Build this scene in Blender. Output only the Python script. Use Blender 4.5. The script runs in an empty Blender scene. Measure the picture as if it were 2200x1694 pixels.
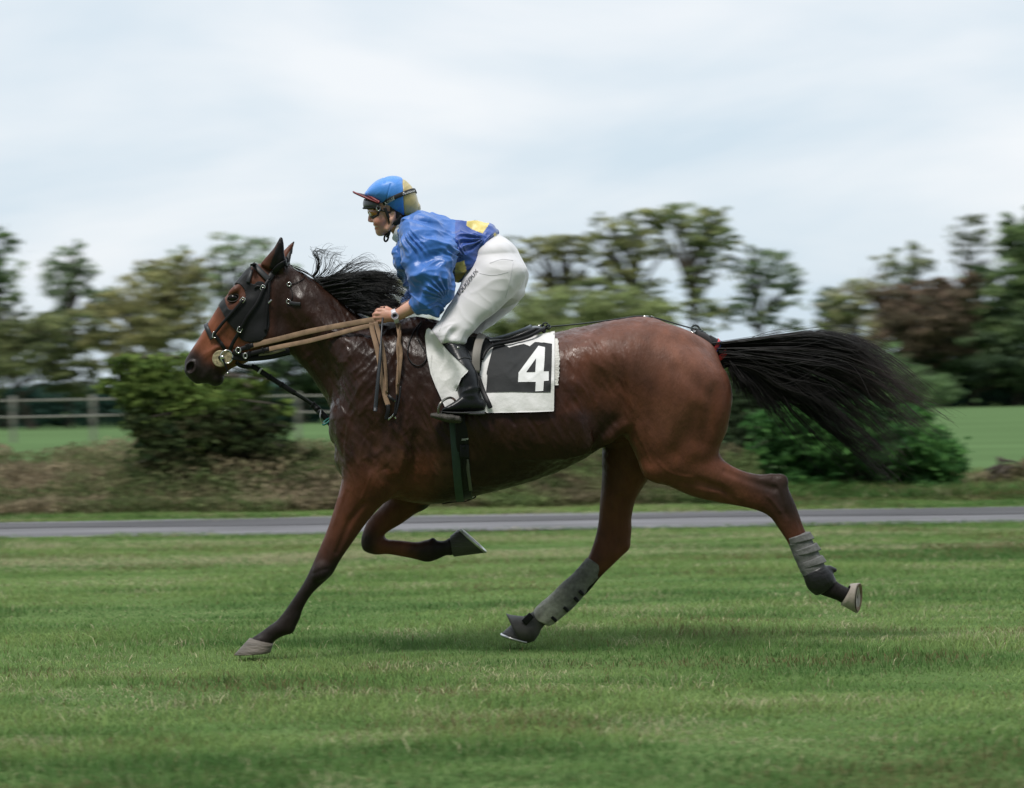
import bpy, bmesh, math
import numpy as np
from math import radians, sin, cos, pi
from mathutils import Vector, Matrix
from mathutils.bvhtree import BVHTree

scene = bpy.context.scene
COL = scene.collection

# ------------------------------------------------------------------ camera
CAMH, D0, F, ROLL = 1.11, 10.0, 5000.0, math.radians(0.9)          # metres, metres, pixels of the 2200 px wide photograph
cam_d = bpy.data.cameras.new('camera'); cam = bpy.data.objects.new('camera', cam_d); COL.objects.link(cam)
cam.location = (0, -D0, CAMH); cr, sr = cos(ROLL), sin(ROLL)
cam.rotation_euler = Matrix(((cr, sr, 0), (0, 0, -1), (-sr, cr, 0))).to_euler()
cam_d.sensor_width = 36.0; cam_d.lens = F/2200*36.0
cam_d.clip_start = 0.1; cam_d.clip_end = 3000
cam_d.dof.use_dof = True; cam_d.dof.focus_distance = D0-0.15
cam_d.dof.aperture_fstop = 4.3; cam_d.dof.aperture_ratio = 0.3
scene.camera = cam

# ------------------------------------------------------------------ world and sun
SUN_EL, SUN_AZ = radians(65), radians(205)     # azimuth measured from +Y clockwise
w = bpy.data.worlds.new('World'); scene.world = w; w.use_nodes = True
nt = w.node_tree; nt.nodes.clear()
def wn(t, **kw):
    n = nt.nodes.new(t)
    for k, v in kw.items(): setattr(n, k, v)
    return n
sky = wn('ShaderNodeTexSky', sky_type='NISHITA', sun_disc=False, sun_elevation=SUN_EL, sun_rotation=SUN_AZ)
sky.air_density = 1.0; sky.dust_density = 2.0; sky.ozone_density = 1.0
tc = wn('ShaderNodeTexCoord'); mp = wn('ShaderNodeMapping'); mp.inputs['Scale'].default_value = (1.3, 1.0, 4.2)
mp.inputs['Location'].default_value = (1.75, 0.2, 2.9)
nz = wn('ShaderNodeTexNoise'); nz.inputs['Scale'].default_value = 3.1; nz.inputs['Detail'].default_value = 7; nz.inputs['Roughness'].default_value = 0.5; nz.inputs['Distortion'].default_value = 0.35
rp = wn('ShaderNodeValToRGB'); rp.color_ramp.elements[0].position = 0.38; rp.color_ramp.elements[0].color = (7.1, 8.35, 9.35, 1)
rp.color_ramp.elements[1].position = 0.64; rp.color_ramp.elements[1].color = (9.8, 10.15, 10.5, 1)
mx = wn('ShaderNodeMix', data_type='RGBA'); mx.inputs[0].default_value = 0.9
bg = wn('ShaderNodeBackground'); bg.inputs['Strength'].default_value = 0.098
# overcast dome, brightest overhead; low sky behind the camera dimmed to cut front fill
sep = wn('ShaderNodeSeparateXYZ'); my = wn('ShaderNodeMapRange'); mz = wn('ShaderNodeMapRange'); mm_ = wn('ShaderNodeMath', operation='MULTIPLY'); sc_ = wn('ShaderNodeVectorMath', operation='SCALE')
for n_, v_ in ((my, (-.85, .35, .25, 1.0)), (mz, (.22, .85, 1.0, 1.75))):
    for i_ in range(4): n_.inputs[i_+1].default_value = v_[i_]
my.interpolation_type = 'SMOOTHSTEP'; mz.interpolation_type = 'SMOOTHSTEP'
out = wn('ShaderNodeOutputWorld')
L = nt.links.new
L(tc.outputs['Generated'], mp.inputs['Vector']); L(mp.outputs['Vector'], nz.inputs['Vector']); L(nz.outputs['Fac'], rp.inputs['Fac'])
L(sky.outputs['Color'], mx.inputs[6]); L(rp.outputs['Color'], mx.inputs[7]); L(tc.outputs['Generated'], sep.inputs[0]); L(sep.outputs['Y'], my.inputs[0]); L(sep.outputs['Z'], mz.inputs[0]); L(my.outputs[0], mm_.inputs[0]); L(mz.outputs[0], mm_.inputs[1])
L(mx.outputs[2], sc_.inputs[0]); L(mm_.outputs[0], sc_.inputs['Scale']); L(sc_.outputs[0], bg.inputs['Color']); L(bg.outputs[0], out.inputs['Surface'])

sd = bpy.data.lights.new('sun', 'SUN'); sd.energy = 2.8; sd.angle = radians(14); sd.color = (1.0, 0.96, 0.9)
so = bpy.data.objects.new('sun', sd); COL.objects.link(so)
dirv = Vector((sin(SUN_AZ)*cos(SUN_EL), cos(SUN_AZ)*cos(SUN_EL), sin(SUN_EL)))
so.rotation_euler = dirv.to_track_quat('Z', 'Y').to_euler(); so.location = (0, -5, 12)

scene.view_settings.view_transform = 'Standard'; scene.view_settings.look = 'None'
scene.view_settings.exposure = 0.0; scene.view_settings.gamma = 1.0
scene.cycles.max_bounces = 6; scene.cycles.transparent_max_bounces = 4

# ------------------------------------------------------------------ helpers
def P(px, py, y=0.0):
    s = (D0+y)/F; a, b = px-1100, 847-py
    return np.array([(a*cr+b*sr)*s, y, CAMH+(b*cr-a*sr)*s])

def tag(o, label=None, cat=None, group=None, kind=None):
    if label: o['label'] = label
    if cat: o['category'] = cat
    if group: o['group'] = group
    if kind: o['kind'] = kind
    return o

def empty(name, loc=(0, 0, 0), label=None, cat=None, group=None):
    o = bpy.data.objects.new(name, None); COL.objects.link(o); o.location = loc; o.empty_display_size = 0.1
    return tag(o, label, cat, group)

def mesh_obj(name, V, Fc, mat, parent=None, smooth=True, attrs=None, label=None):
    """V (n,3) array in world space, Fc list/array of faces"""
    V = np.asarray(V, dtype=np.float32)
    me = bpy.data.meshes.new(name)
    if isinstance(Fc, np.ndarray):
        n, k = Fc.shape
        me.vertices.add(len(V)); me.vertices.foreach_set('co', V.ravel())
        me.loops.add(n*k); me.loops.foreach_set('vertex_index', Fc.astype(np.int32).ravel())
        me.polygons.add(n); me.polygons.foreach_set('loop_start', np.arange(0, n*k, k, dtype=np.int32))
        me.polygons.foreach_set('loop_total', np.full(n, k, dtype=np.int32))
        me.update(calc_edges=True)
    else:
        me.from_pydata([tuple(v) for v in V], [], Fc); me.update()
    if smooth: me.polygons.foreach_set('use_smooth', np.ones(len(me.polygons), dtype=bool))
    if attrs:
        for an, av in attrs.items():
            a = me.color_attributes.new(an, 'FLOAT_COLOR', 'POINT')
            c = np.ones((len(V), 4), dtype=np.float32); c[:, :av.shape[1]] = av
            a.data.foreach_set('color', c.ravel())
    o = bpy.data.objects.new(name, me); COL.objects.link(o)
    for m in (mat if isinstance(mat, (list, tuple)) else [mat]): me.materials.append(m)
    if parent is not None:
        o.parent = parent; o.matrix_parent_inverse = Matrix.Translation(-Vector(world_loc(parent)))
    if label: o['label'] = label
    return o

def world_loc(o):
    v = Vector(o.location)
    if o.parent is not None: v = Vector(world_loc(o.parent)) + v + Vector(o.matrix_parent_inverse.translation)
    return v

# ---- numpy value noise
def _h(ix, iy, iz, seed):
    n = (ix*374761393 + iy*668265263 + iz*2147483647 + seed*1274126177) & 0xffffffff
    n = ((n ^ (n >> 13))*1274126177) & 0xffffffff
    n = ((n ^ (n >> 16))*2246822519) & 0xffffffff
    return ((n ^ (n >> 15)) & 0xffffff).astype(np.float64)/0xffffff
def noise(p, sc=1.0, seed=0):
    p = np.asarray(p, dtype=np.float64)*sc
    i = np.floor(p).astype(np.int64); f = p-i; f = f*f*(3-2*f)
    r = 0
    for dx in (0, 1):
        wx = f[..., 0] if dx else 1-f[..., 0]
        for dy in (0, 1):
            wy = f[..., 1] if dy else 1-f[..., 1]
            for dz in (0, 1):
                wz = f[..., 2] if dz else 1-f[..., 2]
                r = r + wx*wy*wz*_h(i[..., 0]+dx, i[..., 1]+dy, i[..., 2]+dz, seed)
    return r*2-1
def fbm(p, sc=1.0, seed=0, o=3):
    r = 0; a = 1
    for k in range(o): r = r+a*noise(p, sc*2**k, seed+k*17); a *= .5
    return r

def catmull(A, n):
    """resample rows of A with n sub-steps per span"""
    A = np.asarray(A, dtype=float); m = len(A)
    if m == 2 or n <= 1: 
        return np.vstack([A[i]+(A[i+1]-A[i])*t for i in range(m-1) for t in np.arange(n)/n]+[A[-1]])
    E = np.vstack([2*A[0]-A[1], A, 2*A[-1]-A[-2]]); o = []
    for i in range(m-1):
        a, b, c, d = E[i], E[i+1], E[i+2], E[i+3]
        for t in np.arange(n)/n:
            o.append(.5*((2*b)+(-a+c)*t+(2*a-5*b+4*c-d)*t*t+(-a+3*b-3*c+d)*t**3))
    o.append(A[-1]); return np.array(o)

# ---- signed distance field with smooth blending + surface nets
class Field:
    def __init__(s, lo, hi, res):
        s.lo = np.array(lo, float); s.res = res
        s.n = np.ceil((np.array(hi)-s.lo)/res).astype(int)+1
        s.a = np.full(s.n, 1.0, dtype=np.float32)
    def box(s, lo, hi):
        i0 = np.clip(np.floor((np.array(lo)-s.lo)/s.res).astype(int), 0, s.n-1)
        i1 = np.clip(np.ceil((np.array(hi)-s.lo)/s.res).astype(int)+1, 1, s.n)
        ax = [(s.lo[k]+np.arange(i0[k], i1[k])*s.res).astype(np.float32) for k in range(3)]
        sl = tuple(slice(i0[k], i1[k]) for k in range(3))
        return sl, ax[0][:, None, None], ax[1][None, :, None], ax[2][None, None, :]
    def blend(s, sl, d, k, mode='add'):
        a = s.a[sl]
        if mode == 'add':
            if k <= 0: s.a[sl] = np.minimum(a, d)
            else:
                h = np.maximum(k-np.abs(a-d), 0)/k; s.a[sl] = np.minimum(a, d)-h*h*k*.25
        else:                                   # subtract
            d = -d; h = np.maximum(k-np.abs(a-d), 0)/k if k > 0 else 0
            s.a[sl] = np.maximum(a, d)+h*h*k*.25
    def ell(s, c, r, k=.02, rot=0.0, mode='add', yaw=0.0):
        """ellipsoid: centre, radii (x,y,z), rot about Y (radians), yaw about Z"""
        c = np.array(c, float); R = max(r)+k+s.res*2
        if k > 5: R = max(r)
        sl, X, Y, Z = s.box(c-R, c+R)
        x = X-c[0]; y = Y-c[1]; z = Z-c[2]
        if yaw: x, y = x*cos(yaw)+y*sin(yaw), -x*sin(yaw)+y*cos(yaw)
        xr = x*cos(rot)+z*sin(rot); zr = -x*sin(rot)+z*cos(rot)
        q = np.sqrt((xr/r[0])**2+(y/r[1])**2+(zr/r[2])**2)+1e-6
        g = np.sqrt((xr/r[0]**2)**2+(y/r[1]**2)**2+(zr/r[2]**2)**2)+1e-6
        s.blend(sl, ((q-1)*q/g).astype(np.float32), k, mode)
    def cap(s, pts, rad, k=.01, sub=1, mode='add'):
        """chain of round cones through 3-D points"""
        A = np.column_stack([np.array(pts, float), np.array(rad, float)])
        if sub > 1: A = catmull(A, sub)
        lo = A[:, :3].min(0)-A[:, 3].max()-k-2*s.res; hi = A[:, :3].max(0)+A[:, 3].max()+k+2*s.res
        sl, X, Y, Z = s.box(lo, hi); D = None
        for a, b in zip(A[:-1], A[1:]):
            v = b[:3]-a[:3]; L2 = max(v@v, 1e-12)
            x = X-a[0]; y = Y-a[1]; z = Z-a[2]
            t = np.clip((x*v[0]+y*v[1]+z*v[2])/L2, 0, 1)
            d = np.sqrt((x-t*v[0])**2+(y-t*v[1])**2+(z-t*v[2])**2)-(a[3]+(b[3]-a[3])*t)
            D = d if D is None else np.minimum(D, d)
        s.blend(sl, D.astype(np.float32), k, mode)
    def loft(s, st, k=.03, sub=4, cap0=.6, cap1=.6, p=2.0, mode='add', raw=False):
        """st rows: x1,y1,x2,y2 (pixels of the outline pair), depth y, half width b, egg e"""
        rows = []
        for r in st:
            r = list(r)+[0.0]*(7-len(r))
            if raw: a, b_ = np.array(r[0]), np.array(r[1]); r = [None]*4+list(r[2:])
            else: a, b_ = P(r[0], r[1], r[4]), P(r[2], r[3], r[4])
            rows.append(np.concatenate([(a+b_)/2, (b_-a)/2, [r[5], r[6]]]))
        A = catmull(np.array(rows), sub)
        C = A[:, :3]; U = A[:, 3:6]; ha = np.linalg.norm(U, axis=1); U = U/ha[:, None]; B = A[:, 6]; E = A[:, 7]
        V = np.tile([0., 1., 0.], (len(A), 1)); N = np.cross(U, V)
        T = np.gradient(C, axis=0); sg = np.sign((N*T).sum(1).mean()); N *= sg
        ln = np.linalg.norm(N, axis=1); N /= ln[:, None]
        V = np.cross(N, U); 
        m = len(A)
        for i in range(-1, m):
            first, last = i < 0, i == m-1
            j0 = 0 if first else i; j1 = 0 if first else (i if last else i+1)
            cp = (cap0 if first else cap1)*min(ha[j0], B[j0]) if (first or last) else 0
            pad = k+2*s.res
            ext = np.maximum(np.abs(U)*ha[:, None], 0)[[j0, j1]]+np.abs(V[[j0, j1]])*B[[j0, j1]][:, None]+pad+cp
            lo = (C[[j0, j1]]-ext).min(0); hi = (C[[j0, j1]]+ext).max(0)
            sl, X, Y, Z = s.box(lo, hi)
            if min(s.a[sl].shape) == 0: continue
            def f(j): return (X-C[j, 0])*N[j, 0]+(Y-C[j, 1])*N[j, 1]+(Z-C[j, 2])*N[j, 2]
            f0 = f(j0)
            if first or last:
                ok = (f0 <= 1e-5) if first else (f0 >= -1e-5)
                t = 0.0; c = C[j0]; u = U[j0]; v = V[j0]; a_, b_, e_ = ha[j0], B[j0], E[j0]
                x, y, z = X-c[0], Y-c[1], Z-c[2]
                du = x*u[0]+y*u[1]+z*u[2]; dv = x*v[0]+y*v[1]+z*v[2]
            else:
                f1 = f(j1); ok = (f0 >= -1e-5) & (f1 <= 1e-5)
                t = np.clip(f0/np.where(np.abs(f0-f1) < 1e-9, 1e-9, f0-f1), 0, 1)
                lp = lambda q0, q1: q0+(q1-q0)*t
                x, y, z = X-lp(C[j0, 0], C[j1, 0]), Y-lp(C[j0, 1], C[j1, 1]), Z-lp(C[j0, 2], C[j1, 2])
                du = x*lp(U[j0, 0], U[j1, 0])+y*lp(U[j0, 1], U[j1, 1])+z*lp(U[j0, 2], U[j1, 2])
                dv = x*lp(V[j0, 0], V[j1, 0])+y*lp(V[j0, 1], V[j1, 1])+z*lp(V[j0, 2], V[j1, 2])
                a_, b_, e_ = lp(ha[j0], ha[j1]), lp(B[j0], B[j1]), lp(E[j0], E[j1])
            b_ = b_*(1+e_*np.clip(du/a_, -1, 1))
            qa, qb = np.abs(du)/a_, np.abs(dv)/b_
            if p == 2.0: q = np.sqrt(qa*qa+qb*qb)+1e-6; g = np.sqrt((qa/a_)**2+(qb/b_)**2)/q+1e-6
            else:
                q = (qa**p+qb**p)**(1/p)+1e-6; g = np.sqrt((qa**(p-1)/a_)**2+(qb**(p-1)/b_)**2)/q**(p-1)+1e-6
            d = (q-1)/g
            d = np.maximum(d, -np.minimum(a_, b_))
            if first or last:
                fn = f0/max(cp, 1e-4)
                q2 = np.sqrt(q*q+fn*fn); d = (q2-1)*np.minimum(min(ha[j0], B[j0]), 1e9)
            d = np.where(ok, d, 1.0).astype(np.float32)
            if not hasattr(s, '_t'): s._t = []
            s._t.append((sl, d))
        # union of slabs first (plain min), then one smooth blend into the field
        lo = np.min([[q.start for q in sl] for sl, _ in s._t], 0); hi = np.max([[q.stop for q in sl] for sl, _ in s._t], 0)
        D = np.full(hi-lo, 1.0, dtype=np.float32)
        for sl, d in s._t:
            l2 = tuple(slice(q.start-o, q.stop-o) for q, o in zip(sl, lo)); D[l2] = np.minimum(D[l2], d)
        s._t = []
        s.blend(tuple(slice(a, b) for a, b in zip(lo, hi)), D, k, mode)
    def blur(s, n=1):
        for _ in range(n):
            for ax in range(3):
                a = s.a; b = a.copy()
                u = [slice(None)]*3; v = [slice(None)]*3; c = [slice(None)]*3
                u[ax] = slice(0, -2); v[ax] = slice(2, None); c[ax] = slice(1, -1)
                b[tuple(c)] = .25*a[tuple(u)]+.25*a[tuple(v)]+.5*a[tuple(c)]
                s.a = b
    def mesh(s, smooth=2):
        a = s.a; ins = a < 0
        nx, ny, nz = a.shape
        cnt = np.zeros((nx-1, ny-1, nz-1), dtype=np.int8)
        for dx in (0, 1):
            for dy in (0, 1):
                for dz in (0, 1):
                    cnt += ins[dx:nx-1+dx, dy:ny-1+dy, dz:nz-1+dz]
        act = (cnt > 0) & (cnt < 8)
        I = np.argwhere(act); idx = np.full(act.shape, -1, dtype=np.int32); idx[act] = np.arange(len(I))
        cor = {}
        for dx in (0, 1):
            for dy in (0, 1):
                for dz in (0, 1): cor[(dx, dy, dz)] = a[I[:, 0]+dx, I[:, 1]+dy, I[:, 2]+dz]
        S = np.zeros((len(I), 3)); W = np.zeros(len(I))
        for ax in range(3):
            o = [q for q in range(3) if q != ax]
            for b0 in (0, 1):
                for b1 in (0, 1):
                    c0 = [0]*3; c0[o[0]] = b0; c0[o[1]] = b1; c1 = list(c0); c1[ax] = 1
                    v0, v1 = cor[tuple(c0)], cor[tuple(c1)]; m = (v0 < 0) != (v1 < 0)
                    t = np.where(m, v0/np.where(m, v0-v1, 1), 0)
                    pt = np.tile(np.array(c0, float), (len(I), 1)); pt[:, ax] = t
                    S += pt*m[:, None]; W += m
        V = s.lo+(I+S/W[:, None])*s.res
        Q = []
        for ax in range(3):
            o = [(ax+1) % 3, (ax+2) % 3]
            A0 = ins.take(range(0, ins.shape[ax]-1), ax); A1 = ins.take(range(1, ins.shape[ax]), ax)
            E = np.argwhere(A0 != A1)
            E = E[(E[:, o[0]] > 0) & (E[:, o[1]] > 0) & (E[:, o[0]] < a.shape[o[0]]-1) & (E[:, o[1]] < a.shape[o[1]]-1)]
            sgn = A0[E[:, 0], E[:, 1], E[:, 2]]
            def gi(d0, d1):
                e = E.copy(); e[:, o[0]] += d0; e[:, o[1]] += d1; return idx[e[:, 0], e[:, 1], e[:, 2]]
            q = np.stack([gi(-1, -1), gi(0, -1), gi(0, 0), gi(-1, 0)], 1)
            q[~sgn] = q[~sgn][:, ::-1]; Q.append(q)
        Q = np.vstack(Q); Q = Q[(Q >= 0).all(1)]
        V = laplace(V, Q, smooth)
        return V, Q

def laplace(V, Q, it, lam=.5):
    k = Q.shape[1]
    e0 = np.concatenate([Q[:, i] for i in range(k)]); e1 = np.concatenate([Q[:, (i+1) % k] for i in range(k)])
    n = len(V); deg = np.bincount(e0, minlength=n)+np.bincount(e1, minlength=n); deg = np.maximum(deg, 1)
    for i in range(it):
        S = np.stack([np.bincount(e0, V[e1, c], n)+np.bincount(e1, V[e0, c], n) for c in range(3)], 1)/deg[:, None]
        V = V+(lam if i % 2 == 0 else -lam*.9)*(S-V)
    return V

def normals(V, Q):
    a, b, c, d = V[Q[:, 0]], V[Q[:, 1]], V[Q[:, 2]], V[Q[:, -1]]
    fn = np.cross(c-a, d-b) if Q.shape[1] == 4 else np.cross(b-a, c-a)
    N = np.zeros_like(V)
    for c_ in range(3):
        for k in range(Q.shape[1]): N[:, c_] += np.bincount(Q[:, k], fn[:, c_], len(V))
    return N/np.maximum(np.linalg.norm(N, axis=1), 1e-12)[:, None]

def inpoly(x, y, poly):
    poly = np.asarray(poly, float); r = np.zeros(np.shape(x), bool); j = len(poly)-1
    for i in range(len(poly)):
        xi, yi = poly[i]; xj, yj = poly[j]
        r ^= ((yi > y) != (yj > y)) & (x < (xj-xi)*(y-yi)/((yj-yi) or 1e-9)+xi); j = i
    return r

# world -> photograph pixels (used only to trace regions on surfaces)
def pix(V):
    s = F/(D0+V[:, 1]); X = V[:, 0]*s; Z = (V[:, 2]-CAMH)*s; return 1100+X*cr-Z*sr, 847-(Z*cr+X*sr)

def sstep(a, b, x):
    t = np.clip((x-a)/(b-a), 0, 1); return t*t*(3-2*t)

# ---- sweeps
def frames(C, up=None):
    C = np.asarray(C, float); T = np.gradient(C, axis=0); T /= np.linalg.norm(T, axis=1)[:, None]+1e-12
    if up is None: up = np.array([0.12, 1, 0.05])
    up = np.broadcast_to(up, C.shape)
    Bn = np.cross(T, up); Bn /= np.linalg.norm(Bn, axis=1)[:, None]+1e-12
    return T, Bn, np.cross(Bn, T)
def tube(C, r, seg=8, closed=False, up=None, flat=1.0):
    C = np.asarray(C, float); n = len(C); r = np.broadcast_to(np.asarray(r, float), (n,))
    if closed:
        T = np.roll(C, -1, 0)-np.roll(C, 1, 0); T /= np.linalg.norm(T, axis=1)[:, None]
        u0 = np.broadcast_to(np.array([0.12, 1, 0.05]) if up is None else up, C.shape)
        Bn = np.cross(T, u0); Bn /= np.linalg.norm(Bn, axis=1)[:, None]; Un = np.cross(Bn, T)
    else: T, Bn, Un = frames(C, up)
    th = np.arange(seg)*2*pi/seg
    V = C[:, None, :]+r[:, None, None]*(np.cos(th)[None, :, None]*Bn[:, None, :]+flat*np.sin(th)[None, :, None]*Un[:, None, :])
    V = V.reshape(-1, 3); Fq = []
    m = n if closed else n-1
    for i in range(m):
        a = i*seg; b = ((i+1) % n)*seg
        for j in range(seg): k = (j+1) % seg; Fq.append((a+j, b+j, b+k, a+k))
    if not closed: Fq += [tuple(range(seg))[::-1], tuple(range((n-1)*seg, n*seg))]
    Fq = [tuple(reversed(f)) for f in Fq]
    return V, Fq
def strap(C, Nn, w, t=.003, closed=False, round_=True):
    """flat band along C; Nn outward normal per point, w full width, t thickness"""
    C = np.asarray(C, float); n = len(C); w = np.broadcast_to(np.asarray(w, float), (n,))
    T = (np.roll(C, -1, 0)-np.roll(C, 1, 0)) if closed else np.gradient(C, axis=0)
    T /= np.linalg.norm(T, axis=1)[:, None]+1e-12
    Nn = np.broadcast_to(np.asarray(Nn, float), C.shape); S = np.cross(T, Nn); S /= np.linalg.norm(S, axis=1)[:, None]+1e-12
    Nn = np.cross(S, T)
    prof = [(-.5, 0), (-.5, .6), (-.42, 1), (.42, 1), (.5, .6), (.5, 0)]
    seg = len(prof)
    V = np.stack([C+S*(w*a)[:, None]+Nn*(b*t) for a, b in prof], 1).reshape(-1, 3); Fq = []
    m = n if closed else n-1
    for i in range(m):
        a = i*seg; b = ((i+1) % n)*seg
        for j in range(seg): k = (j+1) % seg; Fq.append((a+j, a+k, b+k, b+j))
    if not closed: Fq += [tuple(range(seg))[::-1], tuple(range((n-1)*seg, n*seg))]
    return V, Fq
def join(parts):
    Vs = []; Fs = []; o = 0
    for V, Fc in parts:
        Vs.append(np.asarray(V)); Fs += [tuple(int(i)+o for i in f) for f in Fc]; o += len(V)
    return np.vstack(Vs), Fs
def grid_faces(n, m, wrap=False):
    i, j = np.meshgrid(np.arange(n-1), np.arange(m if wrap else m-1), indexing='ij'); i = i.ravel(); j = j.ravel(); k = (j+1) % m
    return np.stack([i*m+j, (i+1)*m+j, (i+1)*m+k, i*m+k], 1)
def box(c, s, R=None, bev=0.0):
    bm = bmesh.new(); bmesh.ops.create_cube(bm, size=1)
    for v in bm.verts: v.co = Vector((v.co.x*s[0], v.co.y*s[1], v.co.z*s[2]))
    if bev: bmesh.ops.bevel(bm, geom=bm.edges[:]+bm.verts[:], offset=bev, segments=2, affect='EDGES', profile=.6)
    V = np.array([v.co for v in bm.verts]); Fq = [tuple(v.index for v in f.verts) for f in bm.faces]; bm.free()
    if R is not None: V = V@np.array(R).T
    return V+np.array(c), Fq
def uvsphere(c, r, n=16, m=12):
    r = np.broadcast_to(np.asarray(r, float), (3,)); V = []
    for i in range(m+1):
        a = pi*i/m
        for j in range(n): b = 2*pi*j/n; V.append((sin(a)*cos(b)*r[0], sin(a)*sin(b)*r[1], cos(a)*r[2]))
    Fq = []
    for i in range(m):
        for j in range(n): Fq.append((i*n+j, (i+1)*n+j, (i+1)*n+(j+1) % n, i*n+(j+1) % n))
    return np.array(V)+np.array(c), Fq

# ------------------------------------------------------------------ materials
def mat(name, col, rough=.6, bump=0.0, bscale=60, var=.15, vscale=8, metal=0, spec=.5, attr=None, sheen=0, coat=0, aniso=(1, 1, 1), bdist=.01, trans=0, alpha=1, detail=4, sss=0, rvar=0):
    m = bpy.data.materials.new(name); m.use_nodes = True; t = m.node_tree; b = t.nodes['Principled BSDF']
    b.inputs['Roughness'].default_value = rough; b.inputs['Metallic'].default_value = metal; b.inputs['Specular IOR Level'].default_value = spec
    b.inputs['Sheen Weight'].default_value = sheen; b.inputs['Coat Weight'].default_value = coat; b.inputs['Coat Roughness'].default_value = .15
    b.inputs['Transmission Weight'].default_value = trans; b.inputs['Alpha'].default_value = alpha
    if sss: b.inputs['Subsurface Weight'].default_value = sss; b.inputs['Subsurface Radius'].default_value = (.01, .004, .002)
    geo = t.nodes.new('ShaderNodeTexCoord'); mpn = t.nodes.new('ShaderNodeMapping'); mpn.inputs['Scale'].default_value = aniso
    t.links.new(geo.outputs['Object'], mpn.inputs[0])
    n1 = t.nodes.new('ShaderNodeTexNoise'); n1.inputs['Scale'].default_value = vscale; n1.inputs['Detail'].default_value = detail
    t.links.new(mpn.outputs[0], n1.inputs[0])
    if attr:
        ca = t.nodes.new('ShaderNodeVertexColor'); ca.layer_name = attr; cs = ca.outputs[0]
    else:
        ca = t.nodes.new('ShaderNodeRGB'); ca.outputs[0].default_value = (*col, 1); cs = ca.outputs[0]
    mr = t.nodes.new('ShaderNodeMapRange'); mr.inputs[1].default_value = .3; mr.inputs[2].default_value = .7; mr.inputs[3].default_value = 1-var; mr.inputs[4].default_value = 1+var
    t.links.new(n1.outputs[0], mr.inputs[0])
    vm = t.nodes.new('ShaderNodeVectorMath'); vm.operation = 'SCALE'; t.links.new(cs, vm.inputs[0]); t.links.new(mr.outputs[0], vm.inputs['Scale'])
    t.links.new(vm.outputs[0], b.inputs['Base Color'])
    if rvar:
        m2 = t.nodes.new('ShaderNodeMapRange'); m2.inputs[1].default_value = .35; m2.inputs[2].default_value = .65; m2.inputs[3].default_value = max(rough-rvar, .05); m2.inputs[4].default_value = rough+rvar
        n3 = t.nodes.new('ShaderNodeTexNoise'); n3.inputs['Scale'].default_value = vscale*1.7; t.links.new(mpn.outputs[0], n3.inputs[0]); t.links.new(n3.outputs[0], m2.inputs[0]); t.links.new(m2.outputs[0], b.inputs['Roughness'])
    if bump:
        n2 = t.nodes.new('ShaderNodeTexNoise'); n2.inputs['Scale'].default_value = bscale; n2.inputs['Detail'].default_value = 3
        t.links.new(mpn.outputs[0], n2.inputs[0])
        bp = t.nodes.new('ShaderNodeBump'); bp.inputs['Strength'].default_value = bump; bp.inputs['Distance'].default_value = bdist
        t.links.new(n2.outputs[0], bp.inputs['Height']); t.links.new(bp.outputs[0], b.inputs['Normal'])
    return m
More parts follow.
